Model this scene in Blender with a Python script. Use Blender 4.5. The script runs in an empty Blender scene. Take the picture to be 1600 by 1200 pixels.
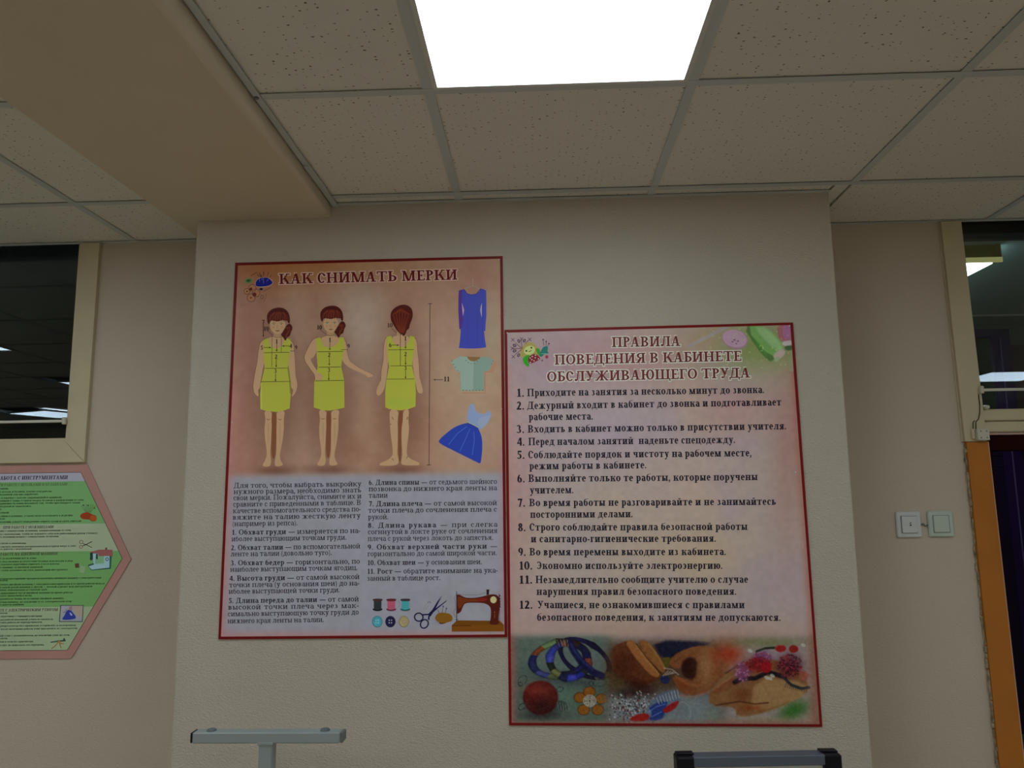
import bpy, math, random
import numpy as np
from mathutils import Matrix, Vector

C = bpy.context.scene.collection
SC = bpy.context.scene

# ------------------------------------------------------------------ camera, world, lights, exposure
ZC = 2.574                      # height of the suspended ceiling above the floor
F_PX = 1187.473                 # focal length in pixels of the 1600 px wide frame
YAW, PITCH, ROLL = -0.0357, 0.1434, -0.0131
CAM = np.array([0.2365, -2.2867, ZC - 0.9137])


def cam_axes():
    cy, sy, cp, sp = math.cos(YAW), math.sin(YAW), math.cos(PITCH), math.sin(PITCH)
    fwd = np.array([sy * cp, cy * cp, sp])
    right = np.array([cy, -sy, 0.0])
    up = np.cross(right, fwd)
    cr, sr = math.cos(ROLL), math.sin(ROLL)
    return cr * right + sr * up, -sr * right + cr * up, fwd


AX, AY, AF = cam_axes()
cam_data = bpy.data.cameras.new('camera')
cam_data.sensor_width = 36.0
cam_data.sensor_fit = 'HORIZONTAL'
cam_data.lens = F_PX / 1600 * 36.0
cam_data.clip_start = 0.02
cam_data.clip_end = 60
cam = bpy.data.objects.new('camera', cam_data)
C.objects.link(cam)
M3 = Matrix((AX, AY, -AF)).transposed()
cam.matrix_world = Matrix.Translation(Vector(CAM)) @ M3.to_4x4()
SC.camera = cam

world = bpy.data.worlds.new('World')
SC.world = world
world.use_nodes = True
world.node_tree.nodes['Background'].inputs[0].default_value = (0.02, 0.022, 0.03, 1)
world.node_tree.nodes['Background'].inputs[1].default_value = 0.3

SC.view_settings.view_transform = 'Standard'
SC.view_settings.look = 'None'
SC.view_settings.gamma = 1.0
SC.view_settings.use_curve_mapping = False
SC.view_settings.exposure = EXPOSURE = 0.0
PANEL = 7.4                    # emission of the ceiling light panels
PANEL_COL = (0.88, 0.97, 1.0)
SC.cycles.max_bounces = 10
SC.cycles.diffuse_bounces = 5
SC.cycles.transparent_max_bounces = 12


def at(px, py, y):
    """World point seen at pixel (px, py) of the photograph on the vertical plane Y = y."""
    d = (px - 800) / F_PX * AX - (py - 600) / F_PX * AY + AF
    t = (y - CAM[1]) / d[1]
    return CAM + t * d


def pix(P):
    d = np.asarray(P) - CAM
    k = d @ AF
    return 800 + F_PX * (d @ AX) / k, 600 - F_PX * (d @ AY) / k


# ------------------------------------------------------------------ colours and materials
def lin(c):
    c = np.asarray(c, float) / 255
    return np.where(c <= 0.04045, c / 12.92, ((c + 0.055) / 1.055) ** 2.4)


WALL_ALB = np.array([0.61, 0.56, 0.482])
WALL_SEEN = lin((119, 114, 104))        # how the plain wall reads next to the posters


def ink(c):
    """Printed colour: albedo of a print that reads as c beside a wall that reads as WALL_SEEN."""
    return np.clip(lin(c) / WALL_SEEN * WALL_ALB, 0.002, 0.95)


def mat(name, col, rough=0.6, metal=0.0, bump=None, spec=0.5, mottle=0.0, mscale=6.0, emit=None, estr=1.0):
    m = bpy.data.materials.new(name)
    m.use_nodes = True
    nt = m.node_tree
    b = nt.nodes['Principled BSDF']
    b.inputs['Base Color'].default_value = (*[float(v) for v in col[:3]], 1)
    b.inputs['Roughness'].default_value = rough
    b.inputs['Metallic'].default_value = metal
    b.inputs['Specular IOR Level'].default_value = spec
    tc = nt.nodes.new('ShaderNodeTexCoord')
    if emit is not None:
        b.inputs['Emission Color'].default_value = (*emit, 1)
        b.inputs['Emission Strength'].default_value = estr
    if mottle > 0:
        n = nt.nodes.new('ShaderNodeTexNoise')
        n.inputs['Scale'].default_value = mscale
        n.inputs['Detail'].default_value = 5
        nt.links.new(tc.outputs['Object'], n.inputs['Vector'])
        mr = nt.nodes.new('ShaderNodeMapRange')
        mr.inputs['From Min'].default_value = 0.3
        mr.inputs['From Max'].default_value = 0.7
        mr.inputs['To Min'].default_value = 1 - mottle
        mr.inputs['To Max'].default_value = 1 + mottle
        nt.links.new(n.outputs['Fac'], mr.inputs['Value'])
        mx = nt.nodes.new('ShaderNodeVectorMath')
        mx.operation = 'SCALE'
        mx.inputs[0].default_value = [float(v) for v in col[:3]]
        nt.links.new(mr.outputs['Result'], mx.inputs['Scale'])
        nt.links.new(mx.outputs['Vector'], b.inputs['Base Color'])
    if bump:
        sc, dist, det = bump
        n = nt.nodes.new('ShaderNodeTexNoise')
        n.inputs['Scale'].default_value = sc
        n.inputs['Detail'].default_value = det
        n.inputs['Roughness'].default_value = 0.6
        nt.links.new(tc.outputs['Object'], n.inputs['Vector'])
        bp = nt.nodes.new('ShaderNodeBump')
        bp.inputs['Strength'].default_value = 1.0
        bp.inputs['Distance'].default_value = dist
        nt.links.new(n.outputs['Fac'], bp.inputs['Height'])
        nt.links.new(bp.outputs['Normal'], b.inputs['Normal'])
    return m


def wall_mat(name, col, dist=0.0040):
    """Painted textured plaster: fine horizontal wrinkles."""
    m = mat(name, col, 0.75, spec=0.3, mottle=0.035, mscale=2.2)
    nt = m.node_tree
    b = nt.nodes['Principled BSDF']
    tc = nt.nodes['Texture Coordinate']
    mp = nt.nodes.new('ShaderNodeMapping')
    mp.inputs['Scale'].default_value = (0.6, 0.6, 1.0)
    nt.links.new(tc.outputs['Object'], mp.inputs['Vector'])
    n1 = nt.nodes.new('ShaderNodeTexNoise')
    n1.inputs['Scale'].default_value = 215
    n1.inputs['Detail'].default_value = 3
    n1.inputs['Distortion'].default_value = 0.8
    nt.links.new(mp.outputs['Vector'], n1.inputs['Vector'])
    bp = nt.nodes.new('ShaderNodeBump')
    bp.inputs['Strength'].default_value = 1.0
    bp.inputs['Distance'].default_value = dist
    nt.links.new(n1.outputs['Fac'], bp.inputs['Height'])
    nt.links.new(bp.outputs['Normal'], b.inputs['Normal'])
    return m


def tile_mat():
    """Mineral fibre ceiling tile: off-white with scattered dark fissures."""
    m = mat('mineral_tile', (0.74, 0.745, 0.70), 0.9, spec=0.1)
    nt = m.node_tree
    b = nt.nodes['Principled BSDF']
    geo = nt.nodes.new('ShaderNodeNewGeometry')
    mp = nt.nodes.new('ShaderNodeMapping')
    mp.inputs['Scale'].default_value = (0.7, 1.0, 1.0)
    nt.links.new(geo.outputs['Position'], mp.inputs['Vector'])
    wn = nt.nodes.new('ShaderNodeTexNoise')
    wn.inputs['Scale'].default_value = 140
    nt.links.new(mp.outputs['Vector'], wn.inputs['Vector'])
    vo = nt.nodes.new('ShaderNodeTexVoronoi')
    vo.voronoi_dimensions = '2D'
    vo.inputs['Scale'].default_value = 78
    mixv = nt.nodes.new('ShaderNodeVectorMath')
    mixv.operation = 'MULTIPLY_ADD'
    nt.links.new(wn.outputs['Color'], mixv.inputs[0])
    mixv.inputs[1].default_value = (0.006, 0.006, 0)
    nt.links.new(mp.outputs['Vector'], mixv.inputs[2])
    nt.links.new(mixv.outputs['Vector'], vo.inputs['Vector'])
    # keep a share of the cells only, with holes of different size
    sep = nt.nodes.new('ShaderNodeSeparateColor')
    nt.links.new(vo.outputs['Color'], sep.inputs['Color'])
    mr = nt.nodes.new('ShaderNodeMapRange')
    mr.inputs['From Min'].default_value = 0.52
    mr.inputs['From Max'].default_value = 1.0
    mr.inputs['To Min'].default_value = 0.0
    mr.inputs['To Max'].default_value = 0.15
    nt.links.new(sep.outputs['Red'], mr.inputs['Value'])
    lt = nt.nodes.new('ShaderNodeMath')
    lt.operation = 'LESS_THAN'
    nt.links.new(vo.outputs['Distance'], lt.inputs[0])
    nt.links.new(mr.outputs['Result'], lt.inputs[1])
    mix = nt.nodes.new('ShaderNodeMix')
    mix.data_type = 'RGBA'
    mix.inputs['A'].default_value = (0.74, 0.745, 0.70, 1)
    mix.inputs['B'].default_value = (0.16, 0.14, 0.10, 1)
    nt.links.new(lt.outputs['Value'], mix.inputs['Factor'])
    nt.links.new(mix.outputs['Result'], b.inputs['Base Color'])
    return m


def print_mat(name, rough=0.42):
    """Laminated print: its ink colours come from the colour attribute of the mesh."""
    m = mat(name, (0.5, 0.5, 0.5), rough, spec=0.18)
    nt = m.node_tree
    a = nt.nodes.new('ShaderNodeVertexColor')
    a.layer_name = 'ink'
    nt.links.new(a.outputs['Color'], nt.nodes['Principled BSDF'].inputs['Base Color'])
    return m


def glass_mat():
    m = bpy.data.materials.new('window_glass')
    m.use_nodes = True
    nt = m.node_tree
    nt.nodes.clear()
    out = nt.nodes.new('ShaderNodeOutputMaterial')
    tr = nt.nodes.new('ShaderNodeBsdfTransparent')
    tr.inputs['Color'].default_value = (0.90, 0.94, 0.93, 1)
    gl = nt.nodes.new('ShaderNodeBsdfGlossy')
    gl.inputs['Roughness'].default_value = 0.0
    gl.inputs['Color'].default_value = (0.75, 0.85, 1.0, 1)
    fr = nt.nodes.new('ShaderNodeFresnel')
    fr.inputs['IOR'].default_value = 1.5
    mx = nt.nodes.new('ShaderNodeMixShader')
    nt.links.new(fr.outputs['Fac'], mx.inputs['Fac'])
    nt.links.new(tr.outputs['BSDF'], mx.inputs[1])
    nt.links.new(gl.outputs['BSDF'], mx.inputs[2])
    nt.links.new(mx.outputs['Shader'], out.inputs['Surface'])
    return m


# ------------------------------------------------------------------ mesh helpers
class MB:
    """Collects faces and links them as one mesh object."""

    def __init__(self):
        self.v, self.f, self.c = [], [], []
        self.sm = False

    def box(self, x0, x1, y0, y1, z0, z1, bev=0.0):
        if bev > 0:
            return self.bbox(x0, x1, y0, y1, z0, z1, bev)
        n = len(self.v)
        for z in (z0, z1):
            self.v += [(x0, y0, z), (x1, y0, z), (x1, y1, z), (x0, y1, z)]
        self.f += [tuple(n + i for i in q) for q in ((3, 2, 1, 0), (4, 5, 6, 7), (0, 1, 5, 4), (1, 2, 6, 5), (2, 3, 7, 6), (3, 0, 4, 7))]
        return self

    def bbox(self, x0, x1, y0, y1, z0, z1, b):
        n = len(self.v)
        P = []
        for sx, X in ((1, x0), (-1, x1)):
            for sy, Y in ((1, y0), (-1, y1)):
                for sz, Z in ((1, z0), (-1, z1)):
                    P.append(((X, Y + sy * b, Z + sz * b), (X + sx * b, Y, Z + sz * b), (X + sx * b, Y + sy * b, Z)))
        for t in P:
            self.v += list(t)
        k = lambda i, a: n + 3 * i + a
        idx = lambda a, b_, c: a * 4 + b_ * 2 + c
        F = []
        for a in (0, 1):
            q = [k(idx(a, 0, 0), 0), k(idx(a, 1, 0), 0), k(idx(a, 1, 1), 0), k(idx(a, 0, 1), 0)]
            F.append(q)
            q = [k(idx(0, a, 0), 1), k(idx(1, a, 0), 1), k(idx(1, a, 1), 1), k(idx(0, a, 1), 1)]
            F.append(q)
            q = [k(idx(0, 0, a), 2), k(idx(1, 0, a), 2), k(idx(1, 1, a), 2), k(idx(0, 1, a), 2)]
            F.append(q)
        for a in (0, 1):
            for c in (0, 1):
                F.append([k(idx(a, c, 0), 0), k(idx(a, c, 1), 0), k(idx(a, c, 1), 1), k(idx(a, c, 0), 1)])
                F.append([k(idx(a, 0, c), 0), k(idx(a, 1, c), 0), k(idx(a, 1, c), 2), k(idx(a, 0, c), 2)])
                F.append([k(idx(0, a, c), 1), k(idx(1, a, c), 1), k(idx(1, a, c), 2), k(idx(0, a, c), 2)])
        for i in range(8):
            F.append([k(i, 0), k(i, 1), k(i, 2)])
        cen = Vector(((x0 + x1) / 2, (y0 + y1) / 2, (z0 + z1) / 2))
        for q in F:
            p = [Vector(self.v[i]) for i in q]
            nrm = (p[1] - p[0]).cross(p[2] - p[0])
            mid = sum(p, Vector()) / len(p)
            self.f.append(tuple(q) if nrm.dot(mid - cen) > 0 else tuple(reversed(q)))
        return self

    def prism(self, pts, y0, y1):
        """Outline of (x, z) points extruded from y0 (front) to y1 (back)."""
        n, k = len(self.v), len(pts)
        a = sum(pts[i][0] * pts[(i + 1) % k][1] - pts[(i + 1) % k][0] * pts[i][1] for i in range(k))
        if a < 0:
            pts = pts[::-1]
        self.v += [(x, y0, z) for x, z in pts] + [(x, y1, z) for x, z in pts]
        self.f.append(tuple(range(n, n + k)))
        self.f.append(tuple(range(n + 2 * k - 1, n + k - 1, -1)))
        for i in range(k):
            j = (i + 1) % k
            self.f.append((n + j, n + i, n + k + i, n + k + j))
        return self

    def cyl(self, p0, p1, r, seg=16, r1=None):
        p0, p1 = Vector(p0), Vector(p1)
        r1 = r if r1 is None else r1
        d = (p1 - p0).normalized()
        a = d.orthogonal().normalized()
        b = d.cross(a)
        n = len(self.v)
        for P, R in ((p0, r), (p1, r1)):
            for i in range(seg):
                t = 2 * math.pi * i / seg
                self.v.append(tuple(P + (a * math.cos(t) + b * math.sin(t)) * R))
        self.f.append(tuple(n + i for i in range(seg - 1, -1, -1)))
        self.f.append(tuple(n + seg + i for i in range(seg)))
        for i in range(seg):
            j = (i + 1) % seg
            self.f.append((n + i, n + j, n + seg + j, n + seg + i))
        return self

    def tube(self, pts, r, seg=8):
        for a, b in zip(pts[:-1], pts[1:]):
            self.cyl(a, b, r, seg)
        return self

    def build(self, name, m, parent=None, smooth=False, loc=None, kind=None):
        me = bpy.data.meshes.new(name)
        vs = self.v
        if loc is not None:
            vs = [(x - loc[0], y - loc[1], z - loc[2]) for x, y, z in vs]
        me.from_pydata(vs, [], self.f)
        me.update()
        me.materials.append(m)
        o = bpy.data.objects.new(name, me)
        C.objects.link(o)
        if smooth:
            me.shade_smooth()
        if parent is not None:
            o.parent = parent
        elif loc is not None:
            o.location = loc
        if kind:
            o['kind'] = kind
        return o


def thing(name, label, cat, loc=(0, 0, 0), group=None):
    o = bpy.data.objects.new(name, None)
    C.objects.link(o)
    o.empty_display_size = 0.1
    o.location = loc
    o['label'] = label
    o['category'] = cat
    if group:
        o['group'] = group
    return o


def shift(parent, o):
    """Children are modelled in world coordinates; keep them there under a located Empty."""
    return o


def adopt(root):
    """Turn world-coordinate children of a located Empty into local ones."""
    L = root.location.copy()
    for ch in root.children:
        me = ch.data
        if me is not None:
            me.transform(Matrix.Translation(-L))
        for g in ch.children:
            if g.data is not None:
                g.data.transform(Matrix.Translation(-L))
    return root


# ------------------------------------------------------------------ materials used
M = {}
M['wall'] = wall_mat('textured_wall_paint', WALL_ALB)
M['wall_side'] = wall_mat('textured_wall_paint_side', WALL_ALB * np.array([1.0, 0.97, 0.94]), 0.0024)
M['beam'] = mat('beam_paint', (0.62, 0.56, 0.44), 0.7, spec=0.3, mottle=0.03, mscale=3, bump=(90, 0.0006, 3))
M['tile'] = tile_mat()
M['grid'] = mat('grid_bar_enamel', (0.53, 0.58, 0.60), 0.45)
M['plenum'] = mat('plenum_dark', (0.03, 0.03, 0.03), 0.9)
M['floor'] = mat('brown_linoleum', (0.46, 0.36, 0.26), 0.5, mottle=0.1)
M['cream'] = mat('cream_gloss_paint', (0.60, 0.54, 0.36), 0.45, mottle=0.04, mscale=9, bump=(30, 0.0006, 3))
M['orange'] = mat('orange_paint', (0.50, 0.185, 0.030), 0.6, spec=0.2, mottle=0.07, mscale=6, bump=(25, 0.0008, 3))
M['darkred'] = mat('dark_red_paint', (0.026, 0.005, 0.005), 0.9, spec=0.05)
M['pinkedge'] = mat('pale_pink_edge', (0.52, 0.36, 0.30), 0.5)
M['purple'] = mat('purple_paint', (0.016, 0.004, 0.034), 0.45, mottle=0.1)
M['glass'] = glass_mat()
M['switch'] = mat('switch_plastic', (0.66, 0.72, 0.74), 0.25)
M['switch_g'] = mat('switch_plastic_green', (0.55, 0.66, 0.60), 0.25)
M['black'] = mat('black_plastic', (0.006, 0.006, 0.011), 0.45, spec=0.25)
M['white'] = mat('white_plastic', (0.62, 0.62, 0.52), 0.4)
M['steel'] = mat('grey_powder_coat', (0.30, 0.36, 0.37), 0.4, mottle=0.03)
M['steelcap'] = mat('grey_plug', (0.14, 0.17, 0.18), 0.5)
M['alu'] = mat('anodised_aluminium', (0.115, 0.145, 0.20), 0.42, metal=0.2)
M['board'] = mat('white_board', (0.75, 0.77, 0.78), 0.2)
M['wood'] = mat('brown_wood', (0.28, 0.17, 0.09), 0.5)
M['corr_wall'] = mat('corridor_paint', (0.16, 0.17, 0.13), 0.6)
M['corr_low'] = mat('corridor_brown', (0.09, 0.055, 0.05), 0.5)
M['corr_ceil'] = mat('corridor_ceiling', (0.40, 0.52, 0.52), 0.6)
M['beamdark'] = mat('dark_brown_board', (0.05, 0.035, 0.025), 0.6)
M['lampyellow'] = mat('aged_lamp_side', (0.20, 0.17, 0.03), 0.5, emit=(0.75, 0.62, 0.12), estr=0.012)
M['lampedge'] = mat('aged_lamp_rim', (0.5, 0.45, 0.12), 0.4, emit=(0.85, 0.8, 0.32), estr=0.28)
M['print'] = print_mat('laminated_print')
M['pin'] = mat('pin_head', (0.8, 0.78, 0.75), 0.3)
# ------------------------------------------------------------------ a small serif alphabet drawn with strokes
def glyph(ch, w, h):
    """Quads and polygons of one letter; x-height = 1, w = stem, h = hairline. Returns (polygons, advance)."""
    P = []
    up = not ch.islower()
    c = ch.lower()
    H = 1.42 if up else 1.0
    k = 1.32 if up else 1.0
    s = 0.13 * k

    def R(x0, y0, x1, y1):
        P.append([(x0, y0), (x1, y0), (x1, y1), (x0, y1)])

    def stem(x, y0=0.0, y1=None, se='bt', ww=None):
        y1 = H if y1 is None else y1
        ww = w if ww is None else ww
        R(x, y0, x + ww, y1)
        if 'b' in se:
            R(x - s, y0, x + ww + s, y0 + h)
        if 't' in se:
            R(x - s, y1 - h, x + ww + s, y1)

    def bar(y, x0, x1):
        R(x0, y, x1, y + h)

    def diag(x0, y0, x1, y1, ww):
        P.append([(x0, y0), (x0 + ww, y0), (x1 + ww, y1), (x1, y1)])

    def ring(cx, cy, rx, ry, a0=0, a1=360, ww=None, n=None):
        ww = w if ww is None else ww
        n = n or max(6, int(abs(a1 - a0) / 22))
        last = None
        for i in range(n + 1):
            t = math.radians(a0 + (a1 - a0) * i / n)
            o = (cx + rx * math.cos(t), cy + ry * math.sin(t))
            q = (cx + (rx - ww) * math.cos(t), cy + (ry - h) * math.sin(t))
            if last:
                P.append([last[0], o, q, last[1]])
            last = (o, q)

    def dot(x, y, r):
        P.append([(x + r * math.cos(t * math.pi / 4), y + r * math.sin(t * math.pi / 4)) for t in range(8)])

    W = 0
    if ch in 'а':
        W = 0.95
        stem(W - w - s * 0.4, 0, 0.72, '')
        bar(0, W - w, W + 0.08)
        ring(0.45, 0.68, 0.42, 0.33, 0, 165)
        ring(0.42, 0.30, 0.36, 0.32, 60, 330)
    elif c == 'а':
        W = 1.45
        diag(0.1, 0, W / 2 - w * .3, H, h * 1.1)
        diag(W - s - w - 0.02, 0, W / 2 - w * 0.5, H, w)
        bar(H * 0.3, 0.3, W - 0.4)
        bar(0, -0.04, 0.4)
        bar(0, W - w - 2 * s - 0.04, W + 0.02)
    elif ch == 'б':
        W = 1.0
        ring(0.5, 0.48, 0.46, 0.5)
        ring(0.62, 0.75, 0.58, 0.62, 100, 185, w * 0.8)
        diag(0.5, 1.26, 0.86, 1.42, w * 0.7)
    elif c == 'б':
        W = 1.15
        stem(s)
        bar(H - h, s, W - .1)
        R(W - .1 - h, H - 0.32, W - .1, H)
        ring(s + w * .5 + 0.25, 0.42, 0.58, 0.42, -90, 90)
        bar(0.84 - h, s, s + .5)
        bar(0, s, s + .5)
    elif c == 'в':
        W = 1.0 * k
        stem(s)
        r1, r2 = H * .27, H * .25
        ring(W * .48, H - r2, W * .40, r2, -90, 90)
        ring(W * .48, r1, W * .46, r1, -90, 90)
        for y in (0, 2 * r1 - h, H - h):
            bar(y, s, W * .5)
    elif c == 'г':
        W = 0.85 * k
        stem(s)
        bar(H - h, s, W)
        R(W - h, H - .34 * k, W, H)
    elif c == 'д':
        W = 1.15 * k
        x = W - s - w - 0.08
        stem(x, 0, H, '')
        diag(0.16 * k, h, 0.38 * k, H, h * 1.2)
        bar(H - h, 0.28 * k, W)
        bar(0, 0, W + .02)
        R(0, -0.26, h * 1.2, h)
        R(W - h * 1.2 + .02, -0.26, W + .02, h)
    elif c in 'её':
        if up:
            W = 1.15
            stem(s)
            bar(H - h, s, W - .05)
            bar(H * .5 - h / 2, s, W * .72)
            bar(0, s, W)
            R(W - .05 - h, H - .32, W - .05, H)
            R(W - h, 0, W, .36)
            R(W * .72 - h, H * .5 - .16, W * .72, H * .5 + .16)
        else:
            W = 0.88
            ring(.45, .5, .43, .52, 0, 318)
            bar(.5 - h * .3, .2, .86)
    elif c == 'ж':
        W = 1.55 * k
        m_ = W / 2 - w / 2
        stem(m_)
        diag(0.08, 0, m_ - .02, H * .58, w * .8)
        diag(W - .08 - w * .8, 0, m_ + w * .3, H * .58, w * .8)
        diag(m_ + .02, H * .45, .14 * k, H, h * 1.3)
        diag(m_ + w - h, H * .45, W - .26 * k, H, h * 1.3)
        bar(0, 0, .35 * k)
        bar(0, W - .35 * k, W)
        dot(.17 * k, H - .1, .11 * k)
        dot(W - .17 * k, H - .1, .11 * k)
    elif c == 'з' or ch == '3':
        if ch == '3':
            H, k = 1.36, 1.15
        W = .88 * k
        r1, r2 = H * .28, H * .26
        ring(W * .42, H - r2, W * .40, r2, -90, 150)
        ring(W * .42, r1, W * .48, r1, -150, 90)
    elif c in 'ий':
        W = 1.22 * k
        a, b_ = s, W - s - w
        stem(a)
        stem(b_)
        diag(a + w * .8, H * .12, b_ - h * .6, H * .82, h * 1.4)
        if c == 'й':
            ring(W / 2, H + .38, .26 * k, .26, 180, 360, w * .6, 8)
    elif c == 'к':
        W = 1.15 * k
        stem(s)
        diag(s + w * .9, H * .42, W - .30 * k, H, h * 1.4)
        diag(W - w - .03, 0, s + w + .06, H * .62, w)
        bar(0, W - w - .14 * k, W + .06)
        if up:
            bar(H - h, W - .55, W)
        else:
            dot(W - .17, H - .1, .12)
    elif c == 'л':
        W = 1.18 * k
        stem(W - s - w, 0, H, 'b')
        diag(.22 * k, .05, .42 * k, H, h * 1.3)
        bar(H - h, .30 * k, W)
        dot(.16 * k, .11 * k, .13 * k)
    elif c == 'м':
        W = 1.5 * k
        b_ = W - s - w
        stem(b_)
        stem(s + .02, 0, H, 'bt', h * 1.3)
        diag(W / 2 - w * .6, 0, s, H, w)
        diag(W / 2 - w * .2, 0, b_, H, h * 1.4)
    elif c == 'н':
        W = 1.22 * k
        stem(s)
        stem(W - s - w)
        bar(H * .5 - h / 2, s, W - s)
    elif c == 'о' or ch == '0':
        if ch == '0':
            H, k = 1.36, .98
        W = (.98 if ch != 'О' else 1.08) * k
        ring(W / 2, H / 2, W / 2, H / 2 + .02)
    elif c == 'п':
        W = 1.22 * k
        stem(s)
        stem(W - s - w)
        bar(H - h, s, W - s)
    elif ch == 'р':
        W = 1.02
        stem(s, -.42, 1.0, 'b')
        bar(1 - h, 0, s + w)
        ring(.56, .5, .46, .52, -150, 150)
    elif c == 'р':
        W = 1.1
        stem(s)
        r = .38
        ring(W * .48, H - r, W * .5, r, -90, 90)
        bar(H - h, s, W * .5)
        bar(H - 2 * r, s, W * .5)
    elif c == 'с':
        W = .88 * k
        ring(W * .53, H / 2, W * .5, H / 2 + .02, 40, 318)
        dot(W * .86, H * .76, .12 * k)
    elif c == 'т':
        W = 1.08 * k
        stem(W / 2 - w / 2, 0, H, 'b')
        bar(H - h, 0, W)
        R(0, H - .3 * k, h, H)
        R(W - h, H - .3 * k, W, H)
    elif ch == 'у':
        W = 1.02
        diag(.46, 0, .10, 1, w)
        diag(.28, -.42, .80, 1, h * 1.3)
        bar(1 - h, 0, .46)
        bar(1 - h, .62, W + .03)
        dot(.22, -.32, .13)
    elif c == 'у':
        W = 1.3
        diag(.62, H * .34, .12, H, w)
        diag(.40, 0, 1.02, H, h * 1.3)
        bar(H - h, 0, .58)
        bar(H - h, .8, W + .02)
        dot(.34, .12, .15)
    elif ch == 'ф':
        W = 1.35
        stem(W / 2 - w / 2, -.42, 1.4, 'b')
        ring(.40, .5, .38, .52, 20, 340)
        ring(W - .40, .5, .38, .52, -160, 160)
    elif c == 'х':
        W = 1.08 * k
        diag(W - w - .08, 0, .10, H, w)
        diag(.14, 0, W - .22, H, h * 1.3)
        for a in (0, W - .38 * k):
            bar(0, a, a + .38 * k)
            bar(H - h, a, a + .38 * k)
    elif c in 'цщ':
        W = (1.24 if c == 'ц' else 1.72) * k
        stem(s)
        stem(W - s - w)
        if c == 'щ':
            stem(W / 2 - w / 2)
        bar(0, s, W + .04)
        R(W + .04 - h * 1.1, -.26, W + .04, h)
    elif c == 'ч':
        W = 1.12 * k
        stem(W - s - w)
        stem(s, H * .62, H, 't')
        ring(s + w / 2 + .24 * k, H * .62, .24 * k + w / 2, H * .22, 180, 280)
        bar(H * .40, W * .45, W - s)
    elif c == 'ш':
        W = 1.7 * k
        for a in (s, W / 2 - w / 2, W - s - w):
            stem(a)
        bar(0, s, W - s)
    elif c in 'ьъ':
        o = .24 * k if c == 'ъ' else 0
        W = .98 * k + o
        stem(s + o)
        if o:
            bar(H - h, 0, s + o)
            R(0, H - .28 * k, h, H)
        r = H * .29
        ring(W * .5 + o * .4, r, W * .46 - o * .3, r, -90, 90)
        bar(0, s + o, W * .55)
        bar(2 * r - h, s + o, W * .55)
    elif c == 'ы':
        W = 1.38 * k
        stem(s)
        r = H * .29
        ring(.44 * k, r, .42 * k, r, -90, 90)
        bar(0, s, .5 * k)
        bar(2 * r - h, s, .5 * k)
        stem(W - s - w)
    elif c == 'э':
        W = .88 * k
        ring(W * .45, H / 2, W * .5, H / 2 + .02, -140, 140)
        bar(H / 2 - h / 2, .3 * k, W * .8)
    elif c == 'ю':
        W = 1.5 * k
        stem(s)
        bar(H / 2 - h / 2, s, W * .5)
        ring(W - .46 * k, H / 2, .46 * k, H / 2 + .02)
    elif c == 'я':
        W = 1.08 * k
        stem(W - s - w)
        r = H * .27
        ring(W * .5, H - r, W * .42, r, 90, 270)
        bar(H - h, W * .5, W - s)
        bar(H - 2 * r, W * .5, W - s)
        diag(.06 * k, 0, W * .5 - .1, H - 2 * r + h, w)
        bar(0, 0, .22 * k)
    elif ch == '1':
        W = .8
        stem(.28, 0, 1.36, 'b')
        diag(.10, 1.1, .3, 1.3, w * .7)
    elif ch == '2':
        W = .95
        ring(.46, 1.0, .40, .37, -30, 165)
        diag(.06, h, .52, .86, w)
        R(.04, 0, .9, w * .75)
    elif ch == '4':
        W = .98
        R(.56, 0, .56 + w, 1.36)
        diag(.04, .42, .52, 1.3, h * 1.5)
        R(.04, .32, .96, .32 + h * 1.6)
    elif ch == '5':
        W = .92
        R(.22, 1.36 - w * .8, .86, 1.36)
        R(.18, .74, .18 + h * 1.4, 1.36)
        ring(.40, .43, .46, .44, -150, 110)
    elif ch == '6':
        W = .96
        ring(.48, .43, .44, .44)
        ring(.72, .5, .68, .9, 112, 180)
    elif ch == '7':
        W = .92
        R(.06, 1.36 - w * .8, .9, 1.36)
        diag(.26, 0, .9 - w * .8, 1.3, w * .8)
    elif ch == '8':
        W = .96
        ring(.48, 1.0, .38, .36)
        ring(.48, .36, .44, .37)
    elif ch == '9':
        W = .96
        ring(.48, .93, .44, .44)
        ring(.24, .86, .68, .9, -68, 0)
    elif ch == '.':
        W = .38
        dot(.17, .12, .15)
    elif ch == ',':
        W = .38
        dot(.17, .12, .15)
        diag(.02, -.28, .18, .1, h * 1.4)
    elif ch == ';':
        W = .38
        dot(.17, .12, .15)
        dot(.17, .8, .14)
        diag(.02, -.28, .18, .1, h * 1.4)
    elif ch == ':':
        W = .38
        dot(.17, .12, .15)
        dot(.17, .8, .14)
    elif ch == '-':
        W = .5
        R(.04, .36, .46, .36 + h * 1.6)
    elif ch == '—':
        W = 1.9
        R(.04, .40, 1.86, .40 + h * 1.3)
    elif ch == '(':
        W = .5
        ring(.62, .5, .56, .98, 118, 242, w * .7)
    elif ch == ')':
        W = .5
        ring(-.12, .5, .56, .98, -62, 62, w * .7)
    return P, W


def fatten(poly, g):
    cx = sum(p[0] for p in poly) / len(poly)
    cy = sum(p[1] for p in poly) / len(poly)
    out = []
    for x, y in poly:
        dx, dy = x - cx, y - cy
        out.append((x + (g if dx > 0 else -g), y + (g if dy > 0 else -g)))
    return out


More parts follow.
